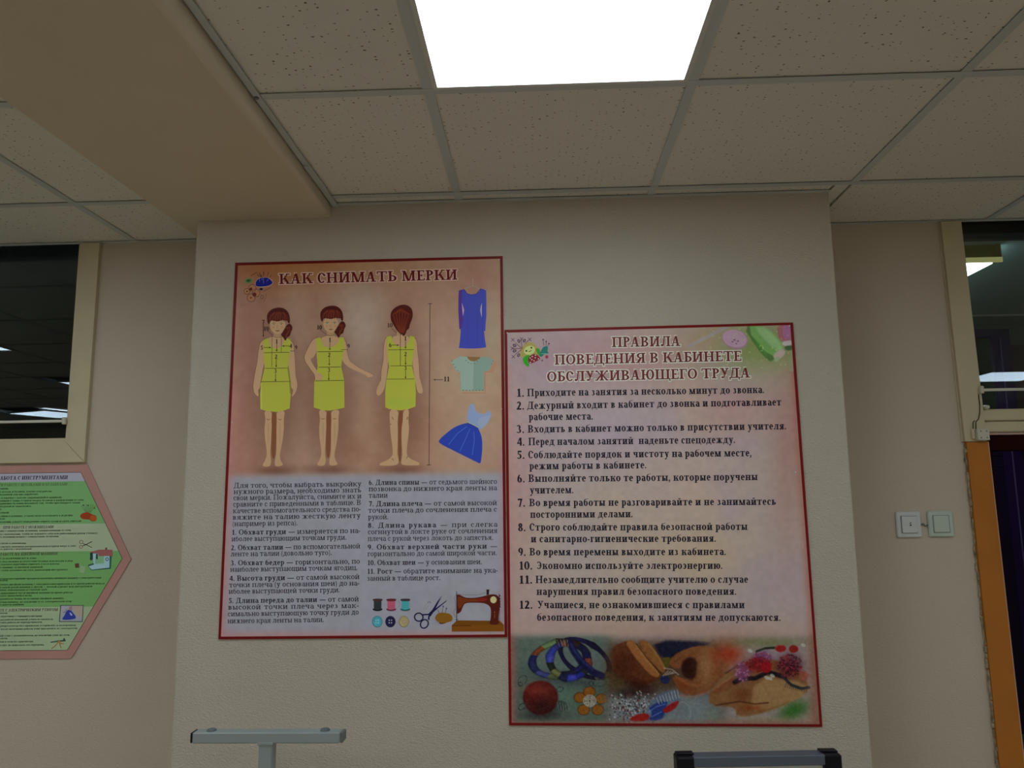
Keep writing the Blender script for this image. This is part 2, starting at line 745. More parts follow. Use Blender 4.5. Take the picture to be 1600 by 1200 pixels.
class Print:
    """Flat printed shapes given in photo pixels, laid on the plane Y = y of a poster sheet."""

    def __init__(self, y):
        self.y = y
        self.n = 0
        self.v, self.f, self.c = [], [], []

    def poly(self, pts, col, lift=0.0):
        n = len(self.v)
        a = sum(pts[i][0] * pts[(i + 1) % len(pts)][1] - pts[(i + 1) % len(pts)][0] * pts[i][1] for i in range(len(pts)))
        if a > 0:
            pts = pts[::-1]
        lift = lift + (self.n % 24) * 7e-6       # later ink lies a hair above earlier ink
        self.n += 1
        for x, y in pts:
            self.v.append(tuple(at(x, y, self.y - lift)))
        self.f.append(tuple(range(n, n + len(pts))))
        cc = ink(col)
        self.c += [cc] * len(pts)

    def ell(self, cx, cy, rx, ry, col, lift=0.0, n=20, rot=0.0, a0=0, a1=360):
        cr, sr = math.cos(math.radians(rot)), math.sin(math.radians(rot))
        pts = []
        for i in range(n):
            t = math.radians(a0 + (a1 - a0) * i / (n if a1 - a0 == 360 else n - 1))
            x, y = rx * math.cos(t), ry * math.sin(t)
            pts.append((cx + x * cr - y * sr, cy + x * sr + y * cr))
        self.poly(pts, col, lift)

    def line(self, pts, wd, col, lift=0.0):
        for (x0, y0), (x1, y1) in zip(pts[:-1], pts[1:]):
            dx, dy = x1 - x0, y1 - y0
            L = math.hypot(dx, dy) or 1
            nx, ny = -dy / L * wd / 2, dx / L * wd / 2
            self.poly([(x0 + nx, y0 + ny), (x1 + nx, y1 + ny), (x1 - nx, y1 - ny), (x0 - nx, y0 - ny)], col, lift)

    def ringl(self, cx, cy, rx, ry, wd, col, lift=0.0, n=20, rot=0.0, a0=0, a1=360):
        cr, sr = math.cos(math.radians(rot)), math.sin(math.radians(rot))
        pts = []
        for i in range(n + 1):
            t = math.radians(a0 + (a1 - a0) * i / n)
            x, y = rx * math.cos(t), ry * math.sin(t)
            pts.append((cx + x * cr - y * sr, cy + x * sr + y * cr))
        self.line(pts, wd, col, lift)

    def smooth(self, pts, col, lift=0.0, it=2):
        for _ in range(it):
            q = []
            for i in range(len(pts)):
                a, b = pts[i], pts[(i + 1) % len(pts)]
                q += [(a[0] * .75 + b[0] * .25, a[1] * .75 + b[1] * .25), (a[0] * .25 + b[0] * .75, a[1] * .25 + b[1] * .75)]
            pts = q
        self.poly(pts, col, lift)

    def text(self, s, x0, y0, x1, y1, xh, col, bold=0.30, fat=0.0, lift=0.0, slant=0.0, hair=0.11, gmax=1.12):
        """One line from (x0, y0) to (x1, y1) along the baseline, justified; ** toggles bold."""
        runs, wt, i = [], bold, 0
        while i < len(s):
            if s[i:i + 2] == '**':
                wt = .30 if wt != .30 else bold
                i += 2
                continue
            runs.append((s[i], wt))
            i += 1
        G, nat = [], 0
        for ch, ww in runs:
            if ch == ' ':
                G.append((None, .30, .36))
                nat += .55
                continue
            P, W = glyph(ch, ww, hair)
            G.append((P, W, .12))
            nat += W + .12
        nat -= .12
        want = math.hypot(x1 - x0, y1 - y0) / xh
        gs = min(gmax, max(.80, want / nat))
        extra = want - nat * gs
        units = sum(3.0 if g[0] is None else 1.0 for g in G) - 1
        e = extra / max(units, 1)
        ux, uy = (x1 - x0), (y1 - y0)
        L = math.hypot(ux, uy)
        ux, uy = ux / L, uy / L
        pos = 0.0
        for P, W, gap in G:
            if P is None:
                pos += .55 * gs + 3 * e
                continue
            for poly in P:
                if fat:
                    poly = fatten(poly, fat)
                pts = []
                for a, b in poly:
                    X = (pos + a * gs + slant * b) * xh
                    Y = b * xh
                    pts.append((x0 + ux * X + uy * Y, y0 + uy * X - ux * Y))
                self.poly(pts, col, lift)
            pos += (W + gap) * gs + e
        return self

    def build(self, name, parent, label=None):
        me = bpy.data.meshes.new(name)
        me.from_pydata(self.v, [], self.f)
        a = me.color_attributes.new('ink', 'FLOAT_COLOR', 'POINT')
        cols = np.ones((len(self.v), 4), np.float32)
        cols[:, :3] = np.array(self.c, np.float32)
        a.data.foreach_set('color', cols.ravel())
        me.materials.append(M['print'])
        me.update()
        o = bpy.data.objects.new(name, me)
        C.objects.link(o)
        o.parent = parent
        if label:
            o['label'] = label
        return o


def sheet(name, parent, corners, y, nx, ny, field):
    """Printed sheet: a fine grid over the quad given by (x, z) corners tl, tr, bl, br; field(px, py) -> sRGB 0..255."""
    tl, tr, bl, br = [np.array(c, float) for c in corners]
    u = np.linspace(0, 1, nx)[None, :, None]
    v = np.linspace(0, 1, ny)[:, None, None]
    P = (tl * (1 - u) + tr * u) * (1 - v) + (bl * (1 - u) + br * u) * v
    X, Z = P[..., 0].ravel(), P[..., 1].ravel()
    W3 = np.stack([X, np.full_like(X, y), Z], 1)
    d = W3 - CAM
    kk = d @ AF
    px, py = 800 + F_PX * (d @ AX) / kk, 600 - F_PX * (d @ AY) / kk
    col = field(px, py)
    alb = np.clip(lin(np.clip(col, 0, 255)) / WALL_SEEN * WALL_ALB, 0.002, 0.95)
    idx = np.arange(nx * ny).reshape(ny, nx)
    q = np.stack([idx[:-1, :-1], idx[1:, :-1], idx[1:, 1:], idx[:-1, 1:]], -1).reshape(-1, 4)
    me = bpy.data.meshes.new(name)
    me.vertices.add(len(W3))
    me.vertices.foreach_set('co', W3.astype(np.float32).ravel())
    me.loops.add(q.size)
    me.loops.foreach_set('vertex_index', q.astype(np.int32).ravel())
    me.polygons.add(len(q))
    me.polygons.foreach_set('loop_start', (np.arange(len(q)) * 4).astype(np.int32))
    a = me.color_attributes.new('ink', 'FLOAT_COLOR', 'POINT')
    cc = np.ones((len(W3), 4), np.float32)
    cc[:, :3] = alb
    a.data.foreach_set('color', cc.ravel())
    me.materials.append(M['print'])
    me.update(calc_edges=True)
    me.validate()
    o = bpy.data.objects.new(name, me)
    C.objects.link(o)
    o.parent = parent
    return o


def noise2(px, py, scale, seed, octv=3):
    """Smooth value noise in 0..1."""
    rs = np.random.RandomState(seed)
    out, amp, tot = 0, 1.0, 0
    for o in range(octv):
        g = rs.rand(64, 64)
        x, y = px / scale * 2 ** o, py / scale * 2 ** o
        xi, yi = np.floor(x).astype(int), np.floor(y).astype(int)
        fx, fy = x - xi, y - yi
        fx, fy = fx * fx * (3 - 2 * fx), fy * fy * (3 - 2 * fy)
        a = g[yi % 64, xi % 64] * (1 - fx) + g[yi % 64, (xi + 1) % 64] * fx
        b = g[(yi + 1) % 64, xi % 64] * (1 - fx) + g[(yi + 1) % 64, (xi + 1) % 64] * fx
        out = out + amp * (a * (1 - fy) + b * fy)
        tot += amp
        amp *= .5
    return out / tot


class Canvas:
    """Soft painting into a colour field evaluated at photo pixels."""

    def __init__(self, px, py, base):
        self.x, self.y = px, py
        self.c = np.zeros((len(px), 3)) + np.asarray(base, float)

    def mixin(self, m, col):
        m = np.clip(m, 0, 1)[:, None]
        self.c = self.c * (1 - m) + np.asarray(col, float) * m
        return self

    def blob(self, cx, cy, rx, ry, col, a=1.0, p=2.0, rot=0):
        t = math.radians(rot)
        dx, dy = self.x - cx, self.y - cy
        u = (dx * math.cos(t) + dy * math.sin(t)) / rx
        v = (-dx * math.sin(t) + dy * math.cos(t)) / ry
        return self.mixin(a * np.exp(-(u * u + v * v) ** (p / 2)), col)

    def disc(self, cx, cy, rx, ry, col, a=1.0, rot=0, soft=.08):
        t = math.radians(rot)
        dx, dy = self.x - cx, self.y - cy
        u = (dx * math.cos(t) + dy * math.sin(t)) / rx
        v = (-dx * math.sin(t) + dy * math.cos(t)) / ry
        r = np.sqrt(u * u + v * v)
        return self.mixin(a * np.clip((1 - r) / soft + .5, 0, 1), col)

    def torus(self, cx, cy, rx, ry, wd, colf, a=1.0, rot=0, a0=-181, a1=181):
        t = math.radians(rot)
        dx, dy = self.x - cx, self.y - cy
        u = (dx * math.cos(t) + dy * math.sin(t)) / rx
        v = (-dx * math.sin(t) + dy * math.cos(t)) / ry
        r = np.sqrt(u * u + v * v)
        ang = np.degrees(np.arctan2(v, u))
        loc = rx * np.abs(np.cos(np.radians(ang))) + ry * np.abs(np.sin(np.radians(ang)))
        dd = (r - 1) * loc / (wd / 2)
        m = np.clip((1 - np.abs(dd)) * 4, 0, 1) * ((ang >= a0) & (ang <= a1))
        col = colf(ang, dd)
        m = (m * a)[:, None]
        self.c = self.c * (1 - m) + col * m
        return self

    def inside(self, pts):
        n = len(pts)
        ins = np.zeros(len(self.x), bool)
        dmin = np.full(len(self.x), 1e9)
        for i in range(n):
            x0, y0 = pts[i]
            x1, y1 = pts[(i + 1) % n]
            if y0 != y1:
                cond = ((y0 > self.y) != (y1 > self.y)) & (self.x < (x1 - x0) * (self.y - y0) / (y1 - y0) + x0)
                ins ^= cond
            L2 = (x1 - x0) ** 2 + (y1 - y0) ** 2 + 1e-9
            t = np.clip(((self.x - x0) * (x1 - x0) + (self.y - y0) * (y1 - y0)) / L2, 0, 1)
            dmin = np.minimum(dmin, np.hypot(self.x - x0 - t * (x1 - x0), self.y - y0 - t * (y1 - y0)))
        return np.where(ins, dmin, -dmin)

    def poly(self, pts, col, soft=1.0, a=1.0):
        for _ in range(1):
            q = []
            for i in range(len(pts)):
                p0, p1 = pts[i], pts[(i + 1) % len(pts)]
                q += [(p0[0] * .75 + p1[0] * .25, p0[1] * .75 + p1[1] * .25), (p0[0] * .25 + p1[0] * .75, p0[1] * .25 + p1[1] * .75)]
            pts = q
        d = self.inside(pts)
        return self.mixin(a * np.clip(d / soft + .5, 0, 1), col)

    def curve(self, pts, wd, col, a=1.0, soft=1.0):
        dmin = np.full(len(self.x), 1e9)
        for (x0, y0), (x1, y1) in zip(pts[:-1], pts[1:]):
            L2 = (x1 - x0) ** 2 + (y1 - y0) ** 2 + 1e-9
            t = np.clip(((self.x - x0) * (x1 - x0) + (self.y - y0) * (y1 - y0)) / L2, 0, 1)
            dmin = np.minimum(dmin, np.hypot(self.x - x0 - t * (x1 - x0), self.y - y0 - t * (y1 - y0)))
        return self.mixin(a * np.clip((wd / 2 - dmin) / soft + .5, 0, 1), col)
# ------------------------------------------------------------------ the setting
XL, XR, YF, YB = -6.9, 5.4, -5.9, 0.30        # classroom: left, right, rear wall, wall we look at
T = 0.17                                       # thickness of that wall
YG = YB + 0.085                                # glass plane
PX0, PX1 = -0.842, 1.1455                      # pier
BX0, BX1, BZ = -0.918, -0.412, ZC - 0.040      # beam


def Z(z):
    return ZC + z


def structure(o):
    o['kind'] = 'structure'
    return o


structure(MB().box(XL, XR, YF, 4.2, -0.1, 0.0).build('floor', M['floor']))
structure(MB().box(XL - .1, XL, YF, YB, 0, ZC + .3).build('wall_left', M['wall_side']))
structure(MB().box(XR, XR + .1, YF, YB, 0, ZC + .3).build('wall_right', M['wall_side']))
structure(MB().box(XL - .1, XR + .1, YF - .1, YF, 0, ZC + .3).build('wall_front', M['wall_side']))

# openings in the wall we look at
LWX1, LWZ = -1.345, Z(-0.772)                  # left high window: right jamb, sill
RWX0, RWX1 = 1.652, 2.62                       # doorway with a light above it
wb = MB()
wb.box(XL, LWX1, YB, YB + T, 0, LWZ)
wb.box(XL, -2.95, YB, YB + T, LWZ, ZC + .3)
wb.box(LWX1, RWX0, YB, YB + T, 0, ZC + .3)
wb.box(RWX1, XR, YB, YB + T, 0, ZC + .3)
wb.box(-2.95, LWX1, YB, YB + T, ZC + .10, ZC + .3)
wb.box(RWX0, RWX1, YB, YB + T, ZC + .10, ZC + .3)
structure(wb.build('wall_back', M['wall_side']))
structure(MB().box(PX0, PX1, 0.0, YB - .0005, 0, ZC + .1).build('wall_pier', M['wall']))

# beam: its right lower edge is softly rounded, more so away from the wall
def beam_profile(rr, xl):
    p = [(xl, ZC + .1), (xl, BZ + .0012), (xl + .0012, BZ)]
    for i in range(9):
        t = math.radians(270 + 90 * i / 8)
        p.append((BX1 - rr + rr * math.cos(t), BZ + rr * .8 + rr * .8 * math.sin(t)))
    p.append((BX1, ZC + .1))
    return p


bm_ = MB()
st_ = [(-.0003, .005, BX0 + .004), (-.35, .014, BX0 - .004), (-.75, .026, BX0 - .013), (-1.3, .036, BX0 - .014), (YF + .001, .038, BX0 - .014)]
for y_, rr, xl in st_:
    bm_.v += [(x, y_, z) for x, z in beam_profile(rr, xl)]
K = len(bm_.v) // len(st_)
for a_ in range(len(st_) - 1):
    for i in range(K):
        j = (i + 1) % K
        bm_.f.append((a_ * K + i, (a_ + 1) * K + i, (a_ + 1) * K + j, a_ * K + j))
bm_.f.append(tuple(range(K)))
# the last stretch left of the pier runs on to the wall
bm_.prism([(BX0 + .004, ZC + .1), (BX0 + .004, BZ + .003), (BX0 + .007, BZ), (PX0 - .0004, BZ), (PX0 - .0004, ZC + .1)], -.0003, YB - .0005)
structure(bm_.build('ceiling_beam', M['beam'], smooth=False))

# suspended ceiling: plenum slab, tiles one by one, grid bars
ceil = structure(MB().box(XL, XR, YF, YB, ZC + .11, ZC + .22).build('ceiling', M['plenum']))
gx = lambda k: 0.6 * k - .004
gy = lambda k: -.068 - 0.6 * k
LIGHTS = {(0, 1): 0, (-6, 1): 1, (-6, 4): 2, (6, 5): 3, (-12, 1): 4, (0, 5): 5, (6, 1): 6, (0, 8): 7, (-6, 8): 8, (6, 8): 9, (-3, 1): 10, (-3, 4): 11, (3, 2): 12, (-9, 7): 13}
SHIFT = {1: (.038, -.16), 2: (.06, -.20), 3: (.234, .016)}
tile_mesh = MB().box(-.2915, .2915, -.2915, .2915, .0035, .016, .0012).build('ceiling_tile', M['tile'], ceil)
base_mesh = tile_mesh.data
first = True
for i in range(-12, 9):
    for j in range(-1, 10):
        x0, x1 = gx(i), gx(i + 1)
        y1, y0 = gy(j), gy(j + 1)
        if (i, j) in LIGHTS:
            continue
        y0c, y1c = max(y0, YF), min(y1, YB)
        x0c, x1c = max(x0, XL), min(x1, XR)
        # cut tiles around the beam, the pier and the walls
        pieces = [(x0c, x1c)]
        if x0c < BX1 and x1c > BX0:
            pieces = [(x0c, min(x1c, BX0)), (max(x0c, BX1 + .004), x1c)]
        for a, b in pieces:
            if b - a < .02 or y1c - y0c < .02:
                continue
            full = (b - a > .58 and y1c - y0c > .58)
            if full:
                if first:
                    o = tile_mesh
                    first = False
                else:
                    o = tile_mesh.copy()
                    C.objects.link(o)
                o.location = ((a + b) / 2 + random.Random(i * 31 + j).uniform(-.001, .001), (y0c + y1c) / 2, ZC)
                continue
            m_ = MB()
            spans = [(a, b, y0c, y1c)]
            if j == -1 and b > PX0 and a < PX1:
                spans = []
                if a < PX0:
                    spans.append((a, PX0, y0c, y1c))
                if b > PX1:
                    spans.append((PX1, b, y0c, y1c))
                spans.append((max(a, PX0), min(b, PX1) + (.0001 if b > PX1 else 0), y0c, -.0015))
            for sa, sb, s0, s1 in spans:
                if sb - sa > .015 and s1 - s0 > .015:
                    m_.box(sa + .0045, sb - .0045, s0 + .0045, s1 - .003, ZC + .0035, ZC + .016)
            if m_.v:
                o = m_.build('ceiling_tile', M['tile'], ceil)
hb = .012
# long bars towards the wall
for k in range(-11, 10):
    x = gx(k)
    if BX0 < x < BX1 or x < XL or x > XR:
        continue
    y_end = -.002 if PX0 < x < PX1 else YB - .004
    if k == 2:
        y_end = -.06                    # the bar beside the pier stops short: open joint
    MB().box(x - hb, x + hb, YF, y_end, ZC, ZC + .001).box(x - .001, x + .001, YF, y_end, ZC + .001, ZC + .03).build('grid_bar', M['grid'], ceil)
for k in range(0, 10):
    y = gy(k)
    for a, b in ((XL, BX0 - .015), (BX1 + .005, XR)):
        MB().box(a, b, y - hb, y + hb, ZC - .0006, ZC + .0009).box(a, b, y - .001, y + .001, ZC + .0009, ZC + .03).build('grid_bar', M['grid'], ceil)
# wall angles
MB().box(BX1 + .0005, PX1 - .0, -.019, -.0006, ZC - .001, ZC + .0005).build('wall_angle', M['grid'], ceil)
MB().box(BX1 + .0045, BX1 + .021, YF, -.305, ZC - .0025, ZC - .001).build('wall_angle', M['grid'], ceil)
MB().box(BX1 + .0045, BX1 + .024, -.304, -.0006, ZC - .0045, ZC - .003).build('wall_angle', M['grid'], ceil)
MB().box(XL, PX0 - .001, YB - .018, YB - .0006, ZC - .001, ZC + .0005).build('wall_angle', M['grid'], ceil)
MB().box(PX1 + .001, XR, YB - .018, YB - .0006, ZC - .001, ZC + .0005).build('wall_angle', M['grid'], ceil)
MB().cyl((BX1 + .010, gy(1) - .002, ZC - .0045), (BX1 + .010, gy(1) - .002, ZC - .002), .006, 10).build('rivet', M['steelcap'], ceil)

# ceiling light panels of the classroom, some out of view added as fill light
panel_mat = mat('lit_diffuser', (0.9, 0.9, 0.9), 0.5, emit=PANEL_COL, estr=PANEL)
frame_mat = mat('white_lamp_frame', (0.62, 0.64, 0.64), 0.35)
LBL = ['square white ceiling light panel glowing above the two posters',
       'ceiling light panel over the left of the room, nearest the high window',
       'ceiling light panel over the left of the room, third row from the wall',
       'ceiling light panel over the right of the room, fourth row from the wall',
       'added fill light panel at the far left end of the room',
       'added fill light panel behind the camera, two rows back from the glowing one',
       'ceiling light panel over the right of the room, nearest the doorway',
       'added fill light panel by the rear wall, middle of the room',
       'added fill light panel by the rear wall, left side of the room',
       'added fill light panel by the rear wall, right side of the room',
       'ceiling light panel just beyond the beam, left of the camera',
       'added fill light panel behind the camera on the left of the beam',
       'added fill light panel behind the camera on the right',
       'ceiling light panel turned askew in the rear left corner']
for (i, j), n in LIGHTS.items():
    x0, x1, y0, y1 = gx(i) + .013, gx(i + 1) - .013, gy(j + 1) + .013, gy(j) - .013
    dx, dy = SHIFT.get(n, (0, 0))
    x0, x1, y0, y1 = x0 + dx, x1 + dx, y0 + dy, y1 + dy
    if n == 13:
        x0, x1, y0, y1 = -5.19, -4.61, -5.02, -4.44
    lt = thing('ceiling_light', LBL[n], 'ceiling light', ((x0 + x1) / 2, (y0 + y1) / 2, ZC - .002), 'square ceiling light panels')
    z0, z1 = ZC - .0045, ZC + .012
    f = .011
    fr = MB()
    fr.box(x0, x1, y0, y0 + f, z0, z1).box(x0, x1, y1 - f, y1, z0, z1).box(x0, x0 + f, y0 + f, y1 - f, z0, z1).box(x1 - f, x1, y0 + f, y1 - f, z0, z1)
    fr.build('lamp_frame', frame_mat, lt)
    MB().box(x0 + f, x1 - f, y0 + f, y1 - f, ZC - .001, ZC + .010).build('diffuser', panel_mat, lt)
    adopt(lt)
    if n == 13:
        lt.rotation_euler = (0, 0, math.radians(21))
        lt.location.z -= .022

# ---------------------------------------------------------------- left high window
w1 = structure(MB().box(-2.95, LWX1, YB + T - .012, YB + T, LWZ, LWZ + .012).build('window_1', M['cream']))
fw = .072
yf = YB - .016                                 # casing stands proud of the wall
ca = MB()
ca.prism([(-1.330, ZC - .003), (-1.402, ZC - .003), (-1.402, Z(-.716)), (-1.333, Z(-.786))], yf, YB + .02)
ca.build('window_casing', M['cream'], w1)
MB().prism([(-1.4035, Z(-.716)), (-1.3345, Z(-.7865)), (-3.0, Z(-.7865)), (-3.0, Z(-.716))], yf, YB + .02).build('window_casing', M['cream'], w1)
MB().box(-1.412, -1.400, YB - .004, YB + .11, Z(-.703), ZC - .003).build('window_stop', M['cream'], w1)
MB().box(-3.0, -1.400, YB - .004, YB + .11, Z(-.717), Z(-.702)).build('window_stop', M['cream'], w1)
MB().box(-1.400, -1.346, YB + .02, YB + T, Z(-.716), ZC - .003).build('window_reveal', M['cream'], w1)
MB().box(-2.949, -1.40, YB + .02, YB + T, Z(-.771), Z(-.717)).build('window_reveal', M['cream'], w1)
MB().box(-2.949, -1.412, YG, YG + .004, Z(-.702), ZC + .099).build('window_pane', M['glass'], w1)

# ---------------------------------------------------------------- doorway with a light above
w2 = structure(MB().box(RWX1 - .06, RWX1 - .001, YB - .014, YB + T, 0, ZC - .003).build('window_2', M['cream']))
MB().prism([(1.634, ZC - .003), (1.702, ZC - .003), (1.713, Z(-.735)), (1.713, Z(-.762)), (1.643, Z(-.762))], yf, YB + .10).build('window_casing', M['cream'], w2)
MB().box(1.700, RWX1 - .06, YB - .010, YB + .11, Z(-.694), Z(-.655), .004).build('transom_rail', M['cream'], w2)
MB().box(1.700, RWX1 - .06, YB - .006, YB + .11, Z(-.733), Z(-.696), .004).build('transom_rail', M['cream'], w2)
MB().box(1.712, RWX1 - .06, YB - .012, YB + .03, Z(-.741), Z(-.735)).build('lit_edge_strip', M['pinkedge'], w2)  # pale strip paints in the lit edge below the rail
MB().box(1.712, RWX1 - .06, YB + .001, YB + .14, Z(-.790), Z(-.7415)).build('transom_rail', M['darkred'], w2)
MB().box(1.703, RWX1 - .061, YG, YG + .004, Z(-.655), ZC + .099).build('window_pane', M['glass'], w2)

d1 = structure(MB().prism([(1.647, Z(-.7635)), (1.716, Z(-.7635)), (1.734, 0.0), (1.655, 0.0)], yf, YB + .12).build('door_1', M['orange']))
MB().box(1.738, 1.748, YB + .02, YB + .15, 0.0, Z(-.79)).build('door_rebate', M['darkred'], d1)
MB().prism([(1.7165, Z(-.7635)), (1.7195, Z(-.7635)), (1.7375, 0.0), (1.7345, 0.0)], yf + .001, YB + .02).build('pale_edge', M['pinkedge'], d1)  # thin pale pink line along the inner edge of the casing

MB().prism([(1.630, ZC - .003), (1.6335, ZC - .003), (1.6425, Z(-.762)), (1.638, Z(-.762))], YB - .006, YB + .02).build('casing_bead', M['cream'], w2)
rg = random.Random(4)
ck = MB()
zz_ = Z(-.77)
while zz_ > 0.02:
    h_ = rg.uniform(.012, .03)
    xe = 1.6465 + (Z(-.7635) - zz_) * .0044
    ck.box(xe - rg.uniform(.002, .006), xe + rg.uniform(.0, .0015), YB - rg.uniform(.002, .009) - .004, YB - .0005, max(zz_ - h_, .0), zz_, .001)
    zz_ -= h_ + rg.choice((0, 0, .004))
cko = ck.build('rough_filler', mat('dirty_filler', (.36, .29, .19), .8, mottle=.5, mscale=60), d1)
cko['kind'] = 'stuff'

# ---------------------------------------------------------------- corridor beyond the openings
CY0, CY1, CH = YB + T, 3.0, Z(.27)
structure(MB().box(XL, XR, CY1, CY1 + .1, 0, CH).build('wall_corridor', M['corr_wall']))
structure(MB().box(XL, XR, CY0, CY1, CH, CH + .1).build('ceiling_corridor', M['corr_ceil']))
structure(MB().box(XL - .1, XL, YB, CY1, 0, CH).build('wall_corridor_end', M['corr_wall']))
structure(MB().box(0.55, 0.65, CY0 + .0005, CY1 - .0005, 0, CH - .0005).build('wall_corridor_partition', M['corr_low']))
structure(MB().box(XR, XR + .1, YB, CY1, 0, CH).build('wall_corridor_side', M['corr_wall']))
structure(MB().box(XL, XR, CY0, CY0 + .01, ZC + .3, CH).build('trim_1', M['beamdark'])) if CH > ZC + .3 else None
zc1 = at(1560, 492, CY1)[2]
structure(MB().box(.66, XR, CY1 - .03, CY1 - .0005, zc1 - .012, zc1 + .012).build('trim_2', mat('corridor_cornice', (.7, .75, .72), .6)))
structure(MB().box(.66, XR, 1.02, 1.26, CH - .03, CH - .0005).build('trim_3', M['beamdark']))
structure(MB().box(XL, .54, CY1 - .02, CY1 - .0005, 1.9, 1.93).build('trim_4', M['corr_ceil']))

# fluorescent lamp box on the corridor ceiling
lx1 = 2.51
cl = thing('corridor_lamp', 'yellowed box lamp with a white glowing underside, seen through the glass above the doorway', 'ceiling light', (2.2, 2.0, CH))
MB().box(1.95, lx1, 1.41, 2.60, CH - .082, CH - .001).build('lamp_body', M['lampyellow'], cl)
MB().box(1.945, lx1 + .008, 1.398, 1.41, CH - .090, CH - .066).build('lamp_rim', M['lampedge'], cl)
MB().box(lx1 - .02, lx1 + .006, 1.400, 1.41, CH - .066, CH - .001).build('lamp_corner', M['lampyellow'], cl)
MB().box(1.97, lx1 - .03, 1.42, 2.58, CH - .092, CH - .0825).build('diffuser', mat('lit_corridor_diffuser', (.9, .9, .9), .5, emit=(0.86, 1.0, 1.0), estr=5.0), cl)
MB().box(lx1 + .0005, lx1 + .004, 1.43, 2.58, CH - .060, CH - .012).build('side_spill_glow', mat('added_spill_glow', (.9, .9, .9), .5, emit=(0.72, 1.0, 1.0), estr=3.0), cl)  # glowing strip added so that light spills over the ceiling
adopt(cl)

M['purple2'] = mat('purple_gloss', (0.034, 0.009, 0.085), 0.3)
# purple glazed door across the corridor
d2 = structure(MB().box(*sorted((at(1512, 600, CY1)[0], at(1523, 600, CY1)[0])), CY1 - .06, CY1 - .001, 0, at(1540, 517, CY1)[2]).build('door_2', M['purple']))
xa, xb = at(1523, 600, CY1)[0], at(1549, 600, CY1)[0]
xc = at(1577, 600, CY1)[0]
zt = at(1540, 517, CY1)[2]
ztl = at(1540, 530, CY1)[2]
zp = at(1550, 706, CY1)[2]
zm = at(1550, 693, CY1)[2]
MB().box(xa, xc, CY1 - .06, CY1 - .001, ztl, zt).build('door_head', M['purple2'], d2)
MB().box(xb, xc, CY1 - .06, CY1 - .001, 0, ztl).build('door_stile', M['purple2'], d2)
MB().box(xb + .05, xb + .056, CY1 - .068, CY1 - .06, 0, ztl).build('highlight_bead', mat('purple_highlight', (.14, .09, .25), .25), d2)  # paler bead puts the highlight line of the stile into colour
MB().box(xa, xb, CY1 - .03, CY1 - .022, zp, ztl).build('door_pane', mat('dark_green_glass', (.03, .045, .025), .1), d2)
MB().box(xa, xb, CY1 - .045, CY1 - .03, zm - .02, zm + .005).build('glazing_bar', M['black'], d2)
MB().box(xa, xb, CY1 - .05, CY1 - .001, 0.1, zp).build('door_panel', M['purple'], d2)
for zz in (zp - .02, at(1550, 727, CY1)[2]):
    MB().box(xa + .01, xb - .01, CY1 - .056, CY1 - .05, zz - .006, zz).build('door_moulding', mat('purple_moulding', (.03, .015, .06), .3), d2)
MB().box(xc, XR - .01, CY1 - .02, CY1 - .001, 0, at(1590, 540, CY1)[2]).build('wainscot', M['corr_low'], d2)

# ---------------------------------------------------------------- small things on the wall
def plate(name, label, x0, x1, z0, z1, m, kind):
    t = thing(name, label, 'socket' if kind == 's' else 'switch', ((x0 + x1) / 2, YB, (z0 + z1) / 2))
    g = .0145
    MB().box(x0 + g - .0012, x1 - g + .0012, YB - .0097, YB - .0088, z0 + g - .0012, z1 - g + .0012).build('cover_gap', M['steelcap'], t)
    fm = MB()
    fm.box(x0, x1, YB - .009, YB - .001, z0, z1, .003)
    fm.build('frame_plate', m, t)
    if kind == 's':
        MB().box(x0 + g, x1 - g, YB - .0145, YB - .0095, z0 + g, z1 - g, .0015).build('shutter_cover', M['switch'], t)
        MB().box(x0 + g + .001, x1 - g - .001, YB - .0152, YB - .0146, (z0 + z1) / 2 + .0005, (z0 + z1) / 2 + .0015).build('cover_seam', M['white'], t)
        cx = (x0 + x1) / 2 + .002
        cz = (z0 + z1) / 2
        tri = MB().prism([(cx - .0025, cz + .003), (cx + .0025, cz + .003), (cx, cz + .008)], YB - .0156, YB - .0146)
        tri.prism([(cx + .003 * math.cos(a), cz - .002 + .0024 * math.sin(a)) for a in [i * math.pi / 4 for i in range(8)]], YB - .0156, YB - .0146)
        tri.build('cover_mark', M['black'], t)
    else:
        k = MB()
        k.v = []
        xa_, xb_, za_, zb_ = x0 + g, x1 - g - .002, z0 + g, z1 - g
        k.box(xa_, xb_, YB - .0145, YB - .0095, za_, zb_, .0015)
        k.build('rocker_key', M['switch_g'], t)
    adopt(t)
    return t


plate('wall_socket', 'white square socket with shuttered cover, left one of the pair on the wall', 1.401, 1.480, Z(-1.072), Z(-.989), M['switch'], 's')
plate('light_switch', 'pale green single rocker switch, right of the white socket', 1.504, 1.584, Z(-1.071), Z(-.988), M['switch_g'], 'w')
cb = MB().tube([tuple(at(*p, YB - .006)) for p in ((1438, 821), (1442, 818), (1446, 822), (1450, 820))], .0022, 6).build('short_cable', M['steelcap'])
cb['label'] = 'dark cable loop bridging the gap between socket and switch'
cb['category'] = 'cable'

